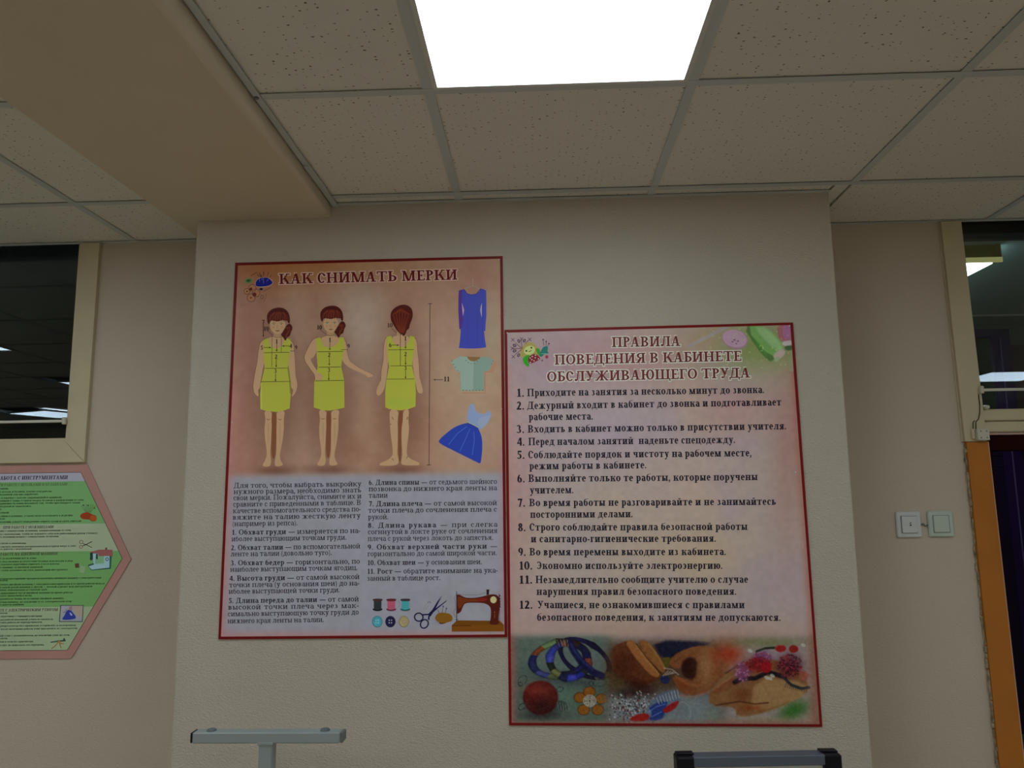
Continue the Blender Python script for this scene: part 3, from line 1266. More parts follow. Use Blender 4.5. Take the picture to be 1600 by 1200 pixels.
jx0, jx1, jz0, jz1 = 1.675, 1.713, Z(-.760), Z(-.722)
jb = thing('junction_box', 'small cream box with four screw holes at the corner of the door frame', 'junction box', ((jx0 + jx1) / 2, yf, (jz0 + jz1) / 2))
MB().box(jx0, jx1, yf - .020, yf - .001, jz0, jz1, .002).build('box_cover', M['white'], jb)
for a in (.25, .75):
    for b_ in (.22, .78):
        MB().cyl((jx0 + (jx1 - jx0) * a, yf - .0215, jz0 + (jz1 - jz0) * b_), (jx0 + (jx1 - jx0) * a, yf - .0202, jz0 + (jz1 - jz0) * b_), .0017, 8).build('screw_hole', M['black'], jb)
adopt(jb)
dr = MB().box(jx0 - .012, jx0 - .001, yf - .007, yf - .001, Z(-.755), Z(-.722), .002).build('cable_clip', M['cream'])
dr['label'] = 'cream clip block left of the small junction box'
dr['category'] = 'clip'
for nm, lab, P in (('thin_cable', 'thin dark cable running up the door frame from the junction box', ((1525, 671), (1525, 659), (1529, 655), (1531, 645), (1531, 633), (1529, 616))),
                   ('thin_cable', 'short dark wire end left of the cable above the junction box', ((1520.5, 670), (1520.5, 660), (1523, 657)))):
    o = MB().tube([tuple(at(*p, yf - .0025)) for p in P], .0013, 6).build(nm, M['black'])
    o['label'] = lab
    o['category'] = 'cable'

for nm, lab, xs, zz in (('curtain_rod', 'thin cream rod across the high window on the left', (-2.95, -1.404), Z(-.644)),
                        ('curtain_rod', 'thin cream rod across the glass above the doorway', (1.712, 2.56), Z(-.592))):
    t = thing(nm, lab, 'curtain rod', (xs[0], YB - .02, zz), 'curtain rods')
    MB().box(xs[0], xs[1], YB - .024, YB - .018, zz - .0045, zz + .0045, .001).build('rod', mat('rod_cream', (.66, .66, .58), .35), t)
    bx = xs[1] if xs[0] < 0 else xs[0]
    MB().box(bx - .010, bx + .002, YB - .030, YB - .0165, zz - .012, zz + .013, .002).build('bracket', M['white'], t)
    adopt(t)
nb = MB().cyl((1.720, YB - .012, Z(-.650)), (1.720, YB - .030, Z(-.650)), .0085, 14, .006).build('frame_knob', M['white'], smooth=True)
nb['label'] = 'round cream knob on the rail below the glass above the doorway'
nb['category'] = 'knob'

# ---------------------------------------------------------------- upturned desk leg with an added foot, as a T-shaped stand, bottom left
ty0 = -.287
st = thing('desk_leg_stand', 'grey steel upturned desk leg built as a T-shaped stand with two round plugs on its crossbar', 'stand', (-.47, ty0, 0))
a0, a1 = -.661, -.276
zt_, zb_ = Z(-1.5028), Z(-1.529)
dp = .036
MB().box(a0 + .004, a1 - .004, ty0, ty0 + dp, zb_, zt_, .0025).build('crossbar', M['steel'], st)
MB().box(a0 - .0015, a0 + .004, ty0 + .001, ty0 + dp - .001, zb_ + .001, zt_ - .0005, .0015).build('end_cap', M['black'], st)
MB().box(a1 - .004, a1 + .004, ty0 + .001, ty0 + dp - .001, zb_ + .001, zt_ - .0005, .0015).build('end_cap', M['steelcap'], st)
for xx in (-.615, -.322):
    MB().cyl((xx, ty0 + .018, zt_ - .0005), (xx, ty0 + .018, zt_ + .0045), .013, 18, .0105).build('round_plug', M['steelcap'], st, smooth=False)
MB().box(-.486, -.452, ty0 + .001, ty0 + dp - .001, .04, zb_ + .0002, .002).build('post', M['steel'], st)
MB().box(-.489, -.449, ty0 - .0015, ty0 + dp + .0015, zb_ - .004, zb_ + .003, .001).build('weld_collar', M['steel'], st)
MB().box(-.62, -.32, ty0, ty0 + dp, .006, .041, .003).build('foot_bar', M['steel'], st)
MB().box(-.488, -.450, ty0 - .16, ty0 + .20, 0, .006, .002).build('foot_plate', M['steel'], st)
adopt(st)

# ---------------------------------------------------------------- small white board on a stand, bottom right
wy = -.287
wbd = thing('whiteboard', 'small freestanding white board with grey top rail and black corner caps', 'whiteboard', (.76, wy, 0))
wbd.rotation_euler = (0, 0, 0)
bw = .405 / 2
zt2 = 1.018                                     # height of the top edge above the floor
zb2 = .35


def lb(x0, x1, y0, y1, z0, z1, nm, m, bev=.002):
    o = MB().box(x0, x1, y0, y1, z0, z1, bev).build(nm, m, wbd)
    return o


lb(-bw + .04, bw - .04, 0, .040, zt2 - .024, zt2, 'rail', M['alu'])
lb(-bw + .04, bw - .04, 0, .040, zb2, zb2 + .026, 'rail', M['alu'])
lb(-bw + .002, -bw + .026, .002, .036, zb2 + .04, zt2 - .04, 'rail', M['alu'])
lb(bw - .026, bw - .002, .002, .036, zb2 + .04, zt2 - .04, 'rail', M['alu'])
for sx in (-1, 1):
    for za, zb in ((zt2 - .042, zt2 + .001), (zb2 - .001, zb2 + .042)):
        x0, x1 = sorted((sx * bw, sx * (bw - .044)))
        lb(x0, x1, -.002, .042, za, zb, 'corner_cap', M['black'], .004)
        if za > zt2 - .1:
            x0, x1 = sorted((sx * (bw - .003), sx * (bw - .046)))
            lb(x0, x1, .014, .036, zb + .0002, zb + .004, 'cap_ridge', M['black'], .001)
lb(-bw + .026, bw - .026, .012, .024, zb2 + .026, zt2 - .0245, 'board_panel', M['board'], .001)
for sx in (-1, 1):
    x0 = sx * (bw - .06)
    lb(x0 - .012, x0 + .012, .013, .033, .02, zb2, 'leg', M['alu'], .002)
    lb(x0 - .016, x0 + .016, -.18, .22, 0, .02, 'foot', M['black'], .003)
wbd.rotation_euler = (0, 0, math.radians(3.0))
wbd.location = (.758, wy - .012, 0)
# ------------------------------------------------------------------ wall posters
def border(pr, corners, wpx, col, lift=0.0):
    tl, tr, br, bl = corners
    ins = [(tl[0] + wpx, tl[1] + wpx), (tr[0] - wpx, tr[1] + wpx), (br[0] - wpx, br[1] - wpx), (bl[0] + wpx, bl[1] - wpx)]
    o = [tl, tr, br, bl]
    for i in range(4):
        j = (i + 1) % 4
        pr.poly([o[i], o[j], ins[j], ins[i]], col, lift)


def make_poster(label, corners, y, nx, ny, field, name='wall_poster', wb=4.3, bcol=(72, 10, 10)):
    tl, tr, br, bl = corners
    W = [at(p[0], p[1], y) for p in corners]
    cen = sum(W) / 4
    root = thing(name, label, 'poster', (float(cen[0]), 0.0, float(cen[2])))
    MB().prism([(float(q[0]), float(q[2])) for q in W], y + .0002, -.0003).build('backing_board', mat('board_edge', (.3, .12, .1), .5), root)
    xz = [(float(q[0]), float(q[2])) for q in (W[0], W[1], W[3], W[2])]
    sheet('printed_sheet', root, xz, y, nx, ny, field)
    pr = Print(y - .0002)
    border(pr, corners, wb, bcol)
    pr.build('border_stripe', root)
    return root


# ---- poster 1: how to take measurements
Y1 = -.0040
P1C = [(367.5, 410.5), (785.5, 400.0), (792.6, 995.6), (341.0, 999.0)]


def field1(px, py):
    c = Canvas(px, py, (127, 101, 84))
    n = noise2(px, py, 70, 3)
    n2 = noise2(px, py, 110, 9)
    c.mixin(np.clip((n - .45) * 3, 0, 1) * .55, (118, 82, 66))
    c.mixin(np.clip((n2 - .5) * 4, 0, 1) * .5, (128, 112, 96))
    c.blob(400, 415, 70, 34, (116, 68, 34), .85)
    c.blob(500, 418, 120, 24, (120, 76, 40), .7)
    c.blob(385, 520, 30, 120, (116, 76, 68), .6)
    c.blob(372, 700, 30, 100, (126, 84, 76), .7)
    c.blob(562, 505, 40, 70, (134, 121, 109), .85)
    c.blob(690, 560, 40, 60, (134, 114, 98), .6)
    c.blob(470, 700, 30, 50, (134, 110, 94), .5)
    c.blob(465, 500, 22, 40, (124, 106, 92), .5)
    c.blob(578, 640, 50, 60, (130, 108, 90), .5)
    c.blob(745, 440, 40, 30, (118, 82, 72), .6)
    c.blob(770, 520, 14, 60, (122, 112, 94), .7)
    c.blob(735, 600, 60, 60, (134, 116, 92), .55)
    c.blob(740, 690, 60, 50, (132, 116, 100), .6)
    c.blob(610, 430, 120, 14, (120, 92, 68), .5)
    c.blob(640, 680, 60, 60, (128, 92, 74), .55)
    # soft shade printed round the figures
    for cx, cy in ((431, 600), (516, 600), (627, 600)):
        c.blob(cx, cy + 20, 42, 115, (88, 56, 44), .62, 3.0)
    for cx, yb in ((431, 736), (516, 735), (627, 735)):
        c.blob(cx, yb, 34, 8, (78, 48, 38), .6)
    c.blob(575, 575, 26, 18, (112, 90, 78), .5, 2, 25)
    # whitish lower part with the text
    m = 1 / (1 + np.exp(-(py - 741 - (px - 560) * -.012) / 2.2))
    c.mixin(m * .97, (114, 115, 124))
    c.mixin(m * np.clip((noise2(px, py, 60, 21) - .5) * 3, 0, 1) * .35, (118, 118, 132))
    # pink edges of the lower part
    xl = 367.5 + (py - 410.5) * (341 - 367.5) / 588.5
    xr = 785.5 + (py - 400) * (7.1) / 595.6
    c.mixin(np.exp(-((px - xl) / 11) ** 2) * .8 * (py > 600), (134, 92, 90))
    c.mixin(np.exp(-((xr - px) / 10) ** 2) * .6 * (py > 700), (128, 96, 100))
    c.mixin(np.exp(-((994 - py) / 8) ** 2) * .75, (134, 100, 100))
    c.c += (noise2(px, py, 9, 4, 2)[:, None] - .5) * 7
    return c.c


p1 = make_poster('large poster headed with measuring instructions, three girls in yellow dresses, left of the pair', P1C, Y1, 226, 298, field1)
L1 = Y1 - .0003
t = Print(L1)
t.text('КАК СНИМАТЬ МЕРКИ', 436.3, 443.9, 714.5, 436.9, 11.3, (150, 124, 112), fat=.13, bold=.34, hair=.14)
t.text('КАК СНИМАТЬ МЕРКИ', 436.3, 443.9, 714.5, 436.9, 11.3, (66, 10, 12), bold=.34, hair=.14, lift=.0002)
t.build('title_lettering', p1, 'dark red title lettering with a pale outline')

c1 = [('Для того, чтобы выбрать выкройку', 112, 998, 145), ('нужного размера, необходимо знать', 112, 998, 187),
      ('свои мерки. Пожалуйста, снимите их и', 110, 998, 230), ('сравните с приведенными в таблице. В', 108, 996, 275),
      ('качестве вспомогательного средства по-', 107, 995, 320), ('вяжите на талию жесткую ленту', 105, 993, 365), ('(например из репса).', 103, 555, 410),
      ('**1. Обхват груди** — измеряется по на-', 100, 992, 470), ('иболее выступающим точкам груди.', 97, 895, 515),
      ('**2. Обхват талии** — по вспомогательной', 94, 990, 577), ('ленте на талии (довольно туго).', 90, 793, 620),
      ('**3. Обхват бедер** — горизонтально, по', 90, 988, 683), ('наиболее выступающим точкам ягодиц.', 88, 972, 727),
      ('**4. Высота груди** — от самой высокой', 82, 985, 790), ('точки плеча (у основания шеи) до на-', 80, 985, 835), ('иболее выступающей точки груди.', 78, 848, 880),
      ('**5. Длина переда до талии** — от самой', 77, 980, 945), ('высокой точки плеча через мак-', 74, 980, 990), ('симально выступающую точку груди до', 71, 980, 1036), ('нижнего края ленты на талии.', 70, 738, 1085)]
c2 = [('**6. Длина спины** — от седьмого шейного', 72, 962, 124), ('позвонка до нижнего края ленты на', 72, 962, 168), ('талии', 72, 202, 213),
      ('**7. Длина плеча** — от самой высокой', 72, 962, 272), ('точки плеча до сочленения плеча с', 68, 962, 317), ('рукой.', 68, 208, 363),
      ('**8. Длина рукава** — при слегка', 66, 965, 422), ('согннутой в локте руке от сочленения', 66, 965, 466), ('плеча с рукой через локоть до запястья.', 66, 935, 513),
      ('**9. Обхват верхней части руки** —', 64, 965, 573), ('горизонтально до самой широкой части.', 64, 962, 619),
      ('**10. Обхват шеи** — у основания шеи.', 64, 858, 681), ('**11. Рост** — обратите внимание на ука-', 62, 968, 741), ('занный в таблице рост.', 60, 570, 789)]


def column(lines, ox, oy, slope):
    par = None
    for s, xa, xb, yb in lines:
        if par is None or s.startswith('**') or s.startswith('Для'):
            if par is not None:
                par.build('paragraph_text', p1)
            par = Print(L1)
        k = 4.446
        x0, x1, y0 = ox + xa / k, ox + xb / k, oy + yb / k
        par.text(s, x0, y0, x1, y0 - (x1 - x0) * slope, 5.8, (20, 18, 32), bold=.23, hair=.13, gmax=1.0)
    par.build('paragraph_text', p1)


column(c1, 340, 730, .0145)
column(c2, 560, 730, .0095)


def zc(ox, oy, s):
    return lambda pts: [(ox + x / s, oy + y / s) for x, y in pts]


SK, SKD, HAIR, HAIR2 = (142, 116, 88), (104, 72, 50), (58, 18, 14), (94, 40, 24)
DR, DRD = (131, 134, 48), (104, 104, 40)
INK = (34, 26, 20)


def numeral(pr, s, x, y, h, lift=.0008):
    pr.text(s, x, y, x + h * .62 * len(s), y, h / 1.36, (38, 24, 20), bold=.30, hair=.14, lift=lift)


def arrow(pr, x0, y0, x1, y1, lift=.0007):
    pr.line([(x0, y0), (x1, y1)], .75, INK, lift)
    d = math.hypot(x1 - x0, y1 - y0)
    ux, uy = (x1 - x0) / d, (y1 - y0) / d
    pr.poly([(x1 + ux * .6, y1 + uy * .6), (x1 - ux * 2.6 - uy * 1.3, y1 - uy * 2.6 + ux * 1.3), (x1 - ux * 2.6 + uy * 1.3, y1 - uy * 2.6 - ux * 1.3)], INK, lift)


# first girl
g = Print(L1)
q = zc(390, 470, 8.567)
D = 1113.7
lap = lambda pts: [(x, y + D) for x, y in pts]


def legs_front(pr, dx, dy):
    s = lambda pts: [(x + dx, y + dy) for x, y in q(lap(pts))]
    pr.smooth(s([(298, 370), (362, 370), (362, 600), (345, 1000), (292, 1000), (292, 600)]), (96, 58, 38))
    pr.smooth(s([(190, 350), (302, 365), (292, 470), (298, 560), (285, 800), (275, 930), (292, 1040), (270, 1112), (158, 1105), (212, 1020), (235, 930), (200, 700), (200, 560), (215, 480)]), SK, .0002)
    pr.smooth(s([(358, 365), (478, 350), (455, 470), (462, 600), (430, 830), (405, 930), (410, 1020), (462, 1092), (345, 1112), (332, 1050), (355, 950), (360, 830), (358, 600), (365, 480)]), SK, .0002)
    for cx in (250, 405):
        pr.smooth(s([(cx - 38, 455), (cx, 492), (cx + 38, 460), (cx, 478)]), (110, 70, 46), .0004)
        pr.smooth(s([(cx - 8, 520), (cx + 12, 520), (cx + 8, 820), (cx - 2, 820)]), (134, 110, 82), .0003)
    for k in range(4):
        pr.line(s([(170 + k * 22, 1095), (172 + k * 22, 1108)]), .5, SKD, .0004)
        pr.line(s([(368 + k * 22, 1095), (366 + k * 22, 1108)]), .5, SKD, .0004)


legs_front(g, 0, 0)


def face(pr, f, cx, cy, rx, ry):
    pr.ell(*f([(cx, cy)])[0], rx / 8.57, ry / 8.57, SK, .0004, 24)
    for s in (-1, 1):
        ex, ey = f([(cx + s * rx * .48, cy - ry * .10)])[0]
        pr.ell(ex, ey, 1.9, .9, (158, 145, 122), .0005, 10)
        pr.ell(ex, ey, .85, .95, (34, 22, 16), .0006, 10)
        pr.line(f([(cx + s * rx * .25, cy - ry * .2), (cx + s * rx * .5, cy - ry * .25), (cx + s * rx * .72, cy - ry * .15)]), .5, (60, 34, 24), .0006)
        bx, by = f([(cx + s * rx * .58, cy + ry * .25)])[0]
        pr.ell(bx, by, 2.2, 1.8, (142, 106, 82), .0005, 12)
    pr.line(f([(cx - rx * .02, cy + ry * .02), (cx - rx * .10, cy + ry * .34), (cx + rx * .06, cy + ry * .38)]), .45, (112, 82, 60), .0006)
    pr.smooth(f([(cx - rx * .34, cy + ry * .62), (cx - rx * .1, cy + ry * .57), (cx, cy + ry * .60), (cx + rx * .1, cy + ry * .57), (cx + rx * .34, cy + ry * .60), (cx, cy + ry * .72)]), (96, 48, 36), .0006)


def hair_front(pr, f, dx=0, dy=0, sy=1.0):
    s = lambda pts: f([(x + dx, (y - 90) * sy + 90 + dy) for x, y in pts])
    pr.smooth(s([(430, 440), (480, 350), (520, 300), (560, 320), (578, 370), (550, 420), (542, 470), (500, 490), (482, 545), (450, 490), (415, 455)]), HAIR, .0007)
    for a in (0, 18, 36):
        pr.line(s([(470 + a, 380), (500 + a, 350), (515 + a * .7, 400), (490 + a * .4, 450), (480 + a * .3, 490)]), .55, HAIR2, .0008)
    pr.smooth(s([(262, 322), (240, 290), (230, 225), (238, 170), (280, 122), (340, 95), (410, 88), (470, 105), (517, 150), (538, 215), (540, 300), (515, 300), (505, 260), (480, 268), (440, 255), (380, 278), (330, 268), (275, 262)]), HAIR, .0007)
    for i in range(22):
        u = i / 21
        pr.line(s([(330 + 130 * u, 150 + 8 * abs(u - .5)), (275 + 225 * u, 205), (262 + 240 * u, 252 + 14 * (i % 3))]), .5, (HAIR2, (112, 50, 28), (72, 26, 18))[i % 3], .0008)
    pr.line(s([(285, 165), (340, 128), (410, 120), (480, 150)]), .6, (34, 8, 8), .0008)


def arm(pr, f, pts):
    pr.smooth(f(pts), SK, .0001)
    pr.line(f(pts[:max(2, len(pts) // 2)]), .45, (66, 36, 26), .0002)


arm(g, q, [(215, 500), (140, 555), (115, 680), (100, 820), (68, 980), (45, 1130), (52, 1210), (90, 1270), (125, 1285), (112, 1190), (140, 1170), (150, 1060), (175, 930), (200, 800), (230, 600)])
arm(g, q, [(520, 505), (585, 560), (600, 700), (612, 850), (612, 1000), (642, 1100), (636, 1180), (600, 1255), (558, 1295), (590, 1190), (556, 1170), (545, 1050), (520, 900), (500, 700)])
g.poly(q([(325, 400), (417, 400), (432, 520), (318, 520)]), (134, 106, 78), .0002)
g.smooth(q([(240, 500), (300, 480), (440, 480), (500, 500), (480, 600), (420, 660), (320, 660), (255, 600)]), SK, .0002)
g.poly(q([(185, 525), (245, 498), (262, 560), (300, 622), (360, 640), (420, 622), (455, 562), (482, 498), (552, 512), (548, 640), (535, 720), (520, 850), (526, 930), (550, 1080), (552, 1240), (536, 1440), (470, 1466), (350, 1488), (200, 1468), (145, 1450), (140, 1250), (158, 1080), (200, 900), (190, 780)]), DR, .0003)
g.poly(q([(145, 1450), (150, 1100), (162, 1100), (168, 1455)]), (140, 144, 60), .00035)
g.poly(q([(520, 860), (552, 1080), (554, 1240), (540, 1240), (530, 1080), (505, 900)]), DRD, .00035)
for yy, xa, xb in ((693, 195, 530), (903, 210, 500), (1083, 150, 540)):
    g.line(q([(xa, yy + 2), (xb, yy - 4)]), .7, INK, .0005)
face(g, q, 375, 325, 104, 122)
hair_front(g, q)
g.line(q([(300, 470), (298, 890)]), .6, (60, 44, 26), .0005)
g.line(q([(425, 480), (422, 690)]), .6, (60, 44, 26), .0005)
g.line(q([(325, 482), (370, 492), (425, 482)]), .6, (60, 44, 26), .0006)
arrow(g, *q([(183, 290)])[0], *q([(183, 480)])[0])
arrow(g, *q([(188, 625)])[0], *q([(285, 625)])[0])
arrow(g, *q([(540, 605)])[0], *q([(438, 605)])[0])
g.line(q([(545, 672), (605, 670)]), .7, INK, .0005)
g.line(q([(240, 400), (310, 465)]), .6, (60, 36, 26), .0005)
arrow(g, *q([(365, 570)])[0], *q([(363, 678)])[0])
arrow(g, *q([(357, 780)])[0], *q([(356, 886)])[0])
arrow(g, *q([(348, 975)])[0], *q([(347, 1078)])[0])
for s_, x, y in (('7', 165, 310), ('10', 190, 400), ('1', 345, 570), ('2', 338, 775), ('3', 330, 965), ('5', 145, 655), ('4', 535, 632), ('9', 605, 650)):
    xx, yy = q([(x, y)])[0]
    numeral(g, s_, xx, yy, 6.4)
g.build('printed_girl', p1, 'printed girl facing front with arms down, leftmost figure')

# second girl, one hand on the hip
g = Print(L1)
legs_front(g, 85.3, -1.2)
q2 = zc(470, 470, 8.575)
arm(g, q2, [(225, 480), (150, 530), (90, 640), (42, 750), (60, 820), (130, 920), (188, 1000), (188, 1068), (290, 1070), (268, 1040), (308, 1022), (240, 955), (190, 900), (120, 780), (175, 760), (225, 640)])
arm(g, q2, [(560, 480), (612, 560), (628, 780), (700, 845), (820, 925), (905, 955), (985, 1000), (960, 1012), (900, 1032), (880, 1000), (790, 960), (640, 895), (550, 805), (540, 640)])
g.poly(q2([(348, 400), (446, 400), (460, 520), (338, 520)]), (134, 106, 78), .0002)
g.smooth(q2([(265, 500), (340, 470), (450, 470), (520, 500), (500, 590), (440, 640), (330, 640), (280, 590)]), SK, .0002)
hem = [(x * 8.575 / 3.428 - (470 - 340) * 8.575, y * 8.575 / 3.428 - (470 - 390) * 8.575) for x, y in ((680, 846), (640, 856), (600, 862), (560, 860), (515, 845), (517, 760))]
g.poly(q2([(205, 502), (265, 490), (282, 560), (312, 610), (380, 626), (450, 610), (500, 552), (515, 488), (578, 490), (582, 650), (560, 750), (542, 880), (570, 1010), (582, 1080)] + hem + [(180, 1090), (190, 1060), (218, 950), (225, 880), (215, 760)]), DR, .0003)
g.smooth(q2([(188, 985), (240, 955), (308, 1020), (270, 1035), (292, 1066), (195, 1072)]), SK, .0006)
for yy, xa, xb in ((680, 222, 565), (888, 240, 530), (1070, 195, 575)):
    g.line(q2([(xa, yy + 3), (xb, yy - 3)]), .75, INK, .0005)
face(g, q2, 403, 312, 102, 112)
hair_front(g, q2, 28, -26, .97)
g.line(q2([(340, 455), (395, 470), (450, 455)]), .6, (60, 44, 26), .0006)
g.line(q2([(262, 395), (345, 450)]), .6, (60, 36, 26), .0005)
g.line(q2([(540, 655), (630, 655)]), .6, INK, .0005)
arrow(g, *q2([(390, 560)])[0], *q2([(388, 660)])[0])
arrow(g, *q2([(381, 765)])[0], *q2([(381, 865)])[0])
arrow(g, *q2([(375, 965)])[0], *q2([(375, 1062)])[0])
for s_, x, y in (('10', 215, 382), ('1', 372, 552), ('2', 364, 752), ('3', 360, 955), ('9', 622, 635)):
    xx, yy = q2([(x, y)])[0]
    numeral(g, s_, xx, yy, 6.6)
g.build('printed_girl', p1, 'printed girl with a hand on her hip, middle figure')

# third girl from behind
g = Print(L1)
q3 = zc(580, 470, 8.567)
arm(g, q3, [(215, 478), (180, 520), (165, 640), (160, 800), (135, 930), (125, 1080), (72, 1180), (68, 1255), (110, 1275), (170, 1200), (195, 1100), (220, 900), (235, 700)])
arm(g, q3, [(570, 478), (610, 530), (625, 700), (642, 850), (652, 1050), (692, 1180), (690, 1245), (622, 1235), (600, 1130), (560, 900), (545, 700)])
g.smooth(q3(lap([(370, 350), (430, 350), (408, 600), (402, 1040), (366, 1040), (358, 600)])), (96, 58, 38))
g.smooth(q3(lap([(240, 330), (372, 350), (352, 480), (357, 600), (355, 800), (347, 930), (372, 1030), (350, 1092), (118, 1098), (108, 1060), (200, 1030), (285, 970), (290, 880), (260, 680), (250, 520)])), SK, .0002)
g.smooth(q3(lap([(428, 350), (512, 330), (495, 480), (512, 600), (480, 830), (475, 950), (520, 1000), (640, 1050), (652, 1082), (600, 1092), (408, 1088), (400, 1040), (420, 940), (405, 780), (405, 600), (425, 480)])), SK, .0002)
for pts in ([(275, 440), (298, 478)], [(490, 440), (478, 478)], [(275, 995), (300, 1022)], [(490, 965), (472, 1000)], [(262, 530), (258, 548)]):
    g.line(q3(lap(pts)), .9, (78, 50, 30), .0004)
g.poly(q3([(345, 400), (460, 400), (472, 520), (338, 520)]), (134, 108, 80), .0002)
g.smooth(q3([(270, 490), (340, 465), (460, 465), (520, 490), (505, 590), (440, 640), (360, 640), (290, 590)]), SK, .0002)
g.poly(q3([(205, 482), (270, 470), (290, 545), (340, 602), (400, 622), (470, 602), (505, 545), (520, 470), (582, 482), (577, 640), (552, 800), (552, 900), (590, 1060), (598, 1240), (592, 1415), (500, 1450), (390, 1467), (240, 1450), (188, 1424), (188, 1200), (205, 1050), (240, 880), (220, 760)]), DR, .0003)
g.poly(q3([(240, 1300), (560, 1300), (580, 1400), (390, 1440), (215, 1400)]), (126, 134, 50), .00035)
for yy, xa, xb in ((656, 225, 570), (870, 255, 545), (1047, 205, 575)):
    g.line(q3([(xa, yy + 2), (xb, yy - 2)]), .7, INK, .0005)
g.smooth(q3([(258, 225), (262, 150), (320, 85), (410, 48), (490, 58), (548, 110), (560, 190), (542, 260), (512, 330), (510, 370), (470, 400), (465, 440), (432, 482), (415, 450), (395, 450), (345, 400), (300, 325), (268, 270)]), HAIR, .0007)
for i in range(19):
    u = i / 18
    g.line(q3([(400, 100), (280 + 250 * u, 170 + 30 * abs(u - .5)), (330 + 140 * u, 320), (385 + 60 * u, 430)]), .6, ((84, 26, 16), (104, 48, 26), (70, 20, 14))[i % 3], .0008)
g.line(q3([(390, 440), (390, 868)]), .7, INK, .0005)
g.line(q3([(270, 370), (345, 430)]), .6, (60, 36, 26), .0005)
arrow(g, *q3([(275, 592)])[0], *q3([(368, 592)])[0])
arrow(g, *q3([(460, 535)])[0], *q3([(460, 640)])[0])
arrow(g, *q3([(460, 750)])[0], *q3([(460, 855)])[0])
arrow(g, *q3([(460, 940)])[0], *q3([(460, 1040)])[0])
for s_, x, y in (('10', 215, 355), ('6', 238, 620), ('1', 440, 530), ('2', 442, 742), ('3', 442, 930)):
    xx, yy = q3([(x, y)])[0]
    numeral(g, s_, xx, yy, 6.6)
g.build('printed_girl', p1, 'printed girl seen from behind, rightmost figure')

# height scale
g = Print(L1)
z1 = zc(340, 390, 3.428)
g.line(z1([(1138, 289), (1132, 1153)]), 1.0, (58, 34, 34))
g.line(z1([(1127, 290), (1149, 289)]), 1.0, (58, 34, 34), .0001)
g.line(z1([(1121, 1154), (1143, 1153)]), 1.0, (58, 34, 34), .0001)
arrow(g, *z1([(1208, 697)])[0], *z1([(1157, 697)])[0])
numeral(g, '11', *z1([(1211, 706)])[0], 7.5)
g.build('height_scale', p1)

# clothes printed on the right
g = Print(L1)
qa = zc(690, 430, 9.23)
g.line(qa([(325, 200), (452, 152), (560, 198)]), 1.0, (112, 110, 92))
g.line(qa([(452, 158), (455, 60), (440, 50)]), .8, (118, 116, 98))
g.poly(qa([(248, 222), (320, 200), (345, 235), (370, 262), (430, 280), (500, 268), (540, 235), (562, 193), (600, 200), (642, 222), (646, 420), (645, 600), (635, 700), (630, 806), (612, 806), (622, 900), (642, 1040), (560, 1052), (450, 1058), (350, 1056), (250, 1050), (262, 960), (272, 860), (276, 780), (256, 775), (250, 640), (240, 500), (242, 320)]), (46, 52, 128), .0001)
g.poly(qa([(248, 222), (300, 205), (290, 400), (300, 560), (312, 640), (280, 780), (256, 775), (240, 500)]), (62, 36, 104), .0002)
g.line(qa([(320, 200), (370, 265), (430, 283), (500, 270), (562, 195)]), .8, (28, 30, 92), .0002)
g.poly(qa([(292, 395), (310, 450), (326, 500), (318, 545), (308, 592), (298, 500)]), (138, 122, 132), .0003)
g.poly(qa([(582, 398), (565, 450), (556, 505), (566, 560), (580, 612)]), (128, 124, 138), .0003)
for xx in (380, 520, 590):
    g.line(qa([(xx, 420), (xx - 6, 1000)]), .6, (40, 44, 112), .0003)
g.build('printed_dress', p1, 'printed long sleeved blue dress on a hanger')
g = Print(L1)
qb = zc(680, 550, 6.664)
g.poly(qb([(185, 112), (275, 60), (345, 62), (560, 60), (645, 118), (600, 218), (527, 215), (527, 432), (278, 432), (275, 215), (245, 218)]), (134, 98, 78))
g.poly(qb([(165, 100), (260, 45), (330, 50), (345, 75), (370, 92), (400, 96), (395, 405), (265, 405), (260, 205), (235, 215), (195, 160)]), (110, 126, 116), .0002)
g.poly(qb([(400, 96), (430, 88), (452, 68), (470, 52), (560, 50), (612, 92), (560, 200), (508, 200), (510, 405), (395, 405)]), (98, 116, 106), .0002)
g.poly(qb([(330, 50), (470, 52), (452, 72), (430, 90), (400, 97), (370, 92), (345, 75)]), (104, 76, 44), .0003)
g.poly(qb([(262, 402), (512, 402), (512, 418), (268, 418)]), (126, 118, 92), .0003)
for i in range(7):
    g.line(qb([(285 + i * 34, 398), (297 + i * 34, 398)]), .9, (34, 30, 26), .0004)
for p_ in ((175, 95), (190, 128), (208, 160), (236, 195), (585, 125), (600, 95), (320, 88), (345, 110), (378, 122), (410, 120), (440, 98), (460, 70)):
    g.ell(*qb([p_])[0], .75, .6, (34, 30, 26), .0004, 6)
g.build('printed_shirt', p1, 'printed pale green short sleeved shirt')
g = Print(L1)
g.smooth(qb([(330, 715), (332, 650), (350, 570), (375, 532), (408, 545), (412, 585), (432, 628), (490, 648), (538, 638), (545, 612), (572, 615), (588, 650), (560, 720), (520, 770), (470, 815), (440, 780)]), (104, 116, 152), .0001)
g.smooth(qb([(430, 700), (540, 660), (588, 650), (530, 760), (470, 812)]), (112, 122, 142), .0002)
g.smooth(qb([(325, 735), (380, 755), (445, 790), (470, 840), (488, 900), (492, 1000), (482, 1100), (472, 1165), (440, 1150), (250, 1055), (35, 948), (40, 915), (110, 850), (200, 780)]), (30, 48, 124), .0002)
g.line(qb([(328, 722), (392, 752), (455, 785)]), 1.2, (108, 132, 176), .0004)
g.line(qb([(332, 738), (450, 796)]), .8, (14, 24, 70), .0004)
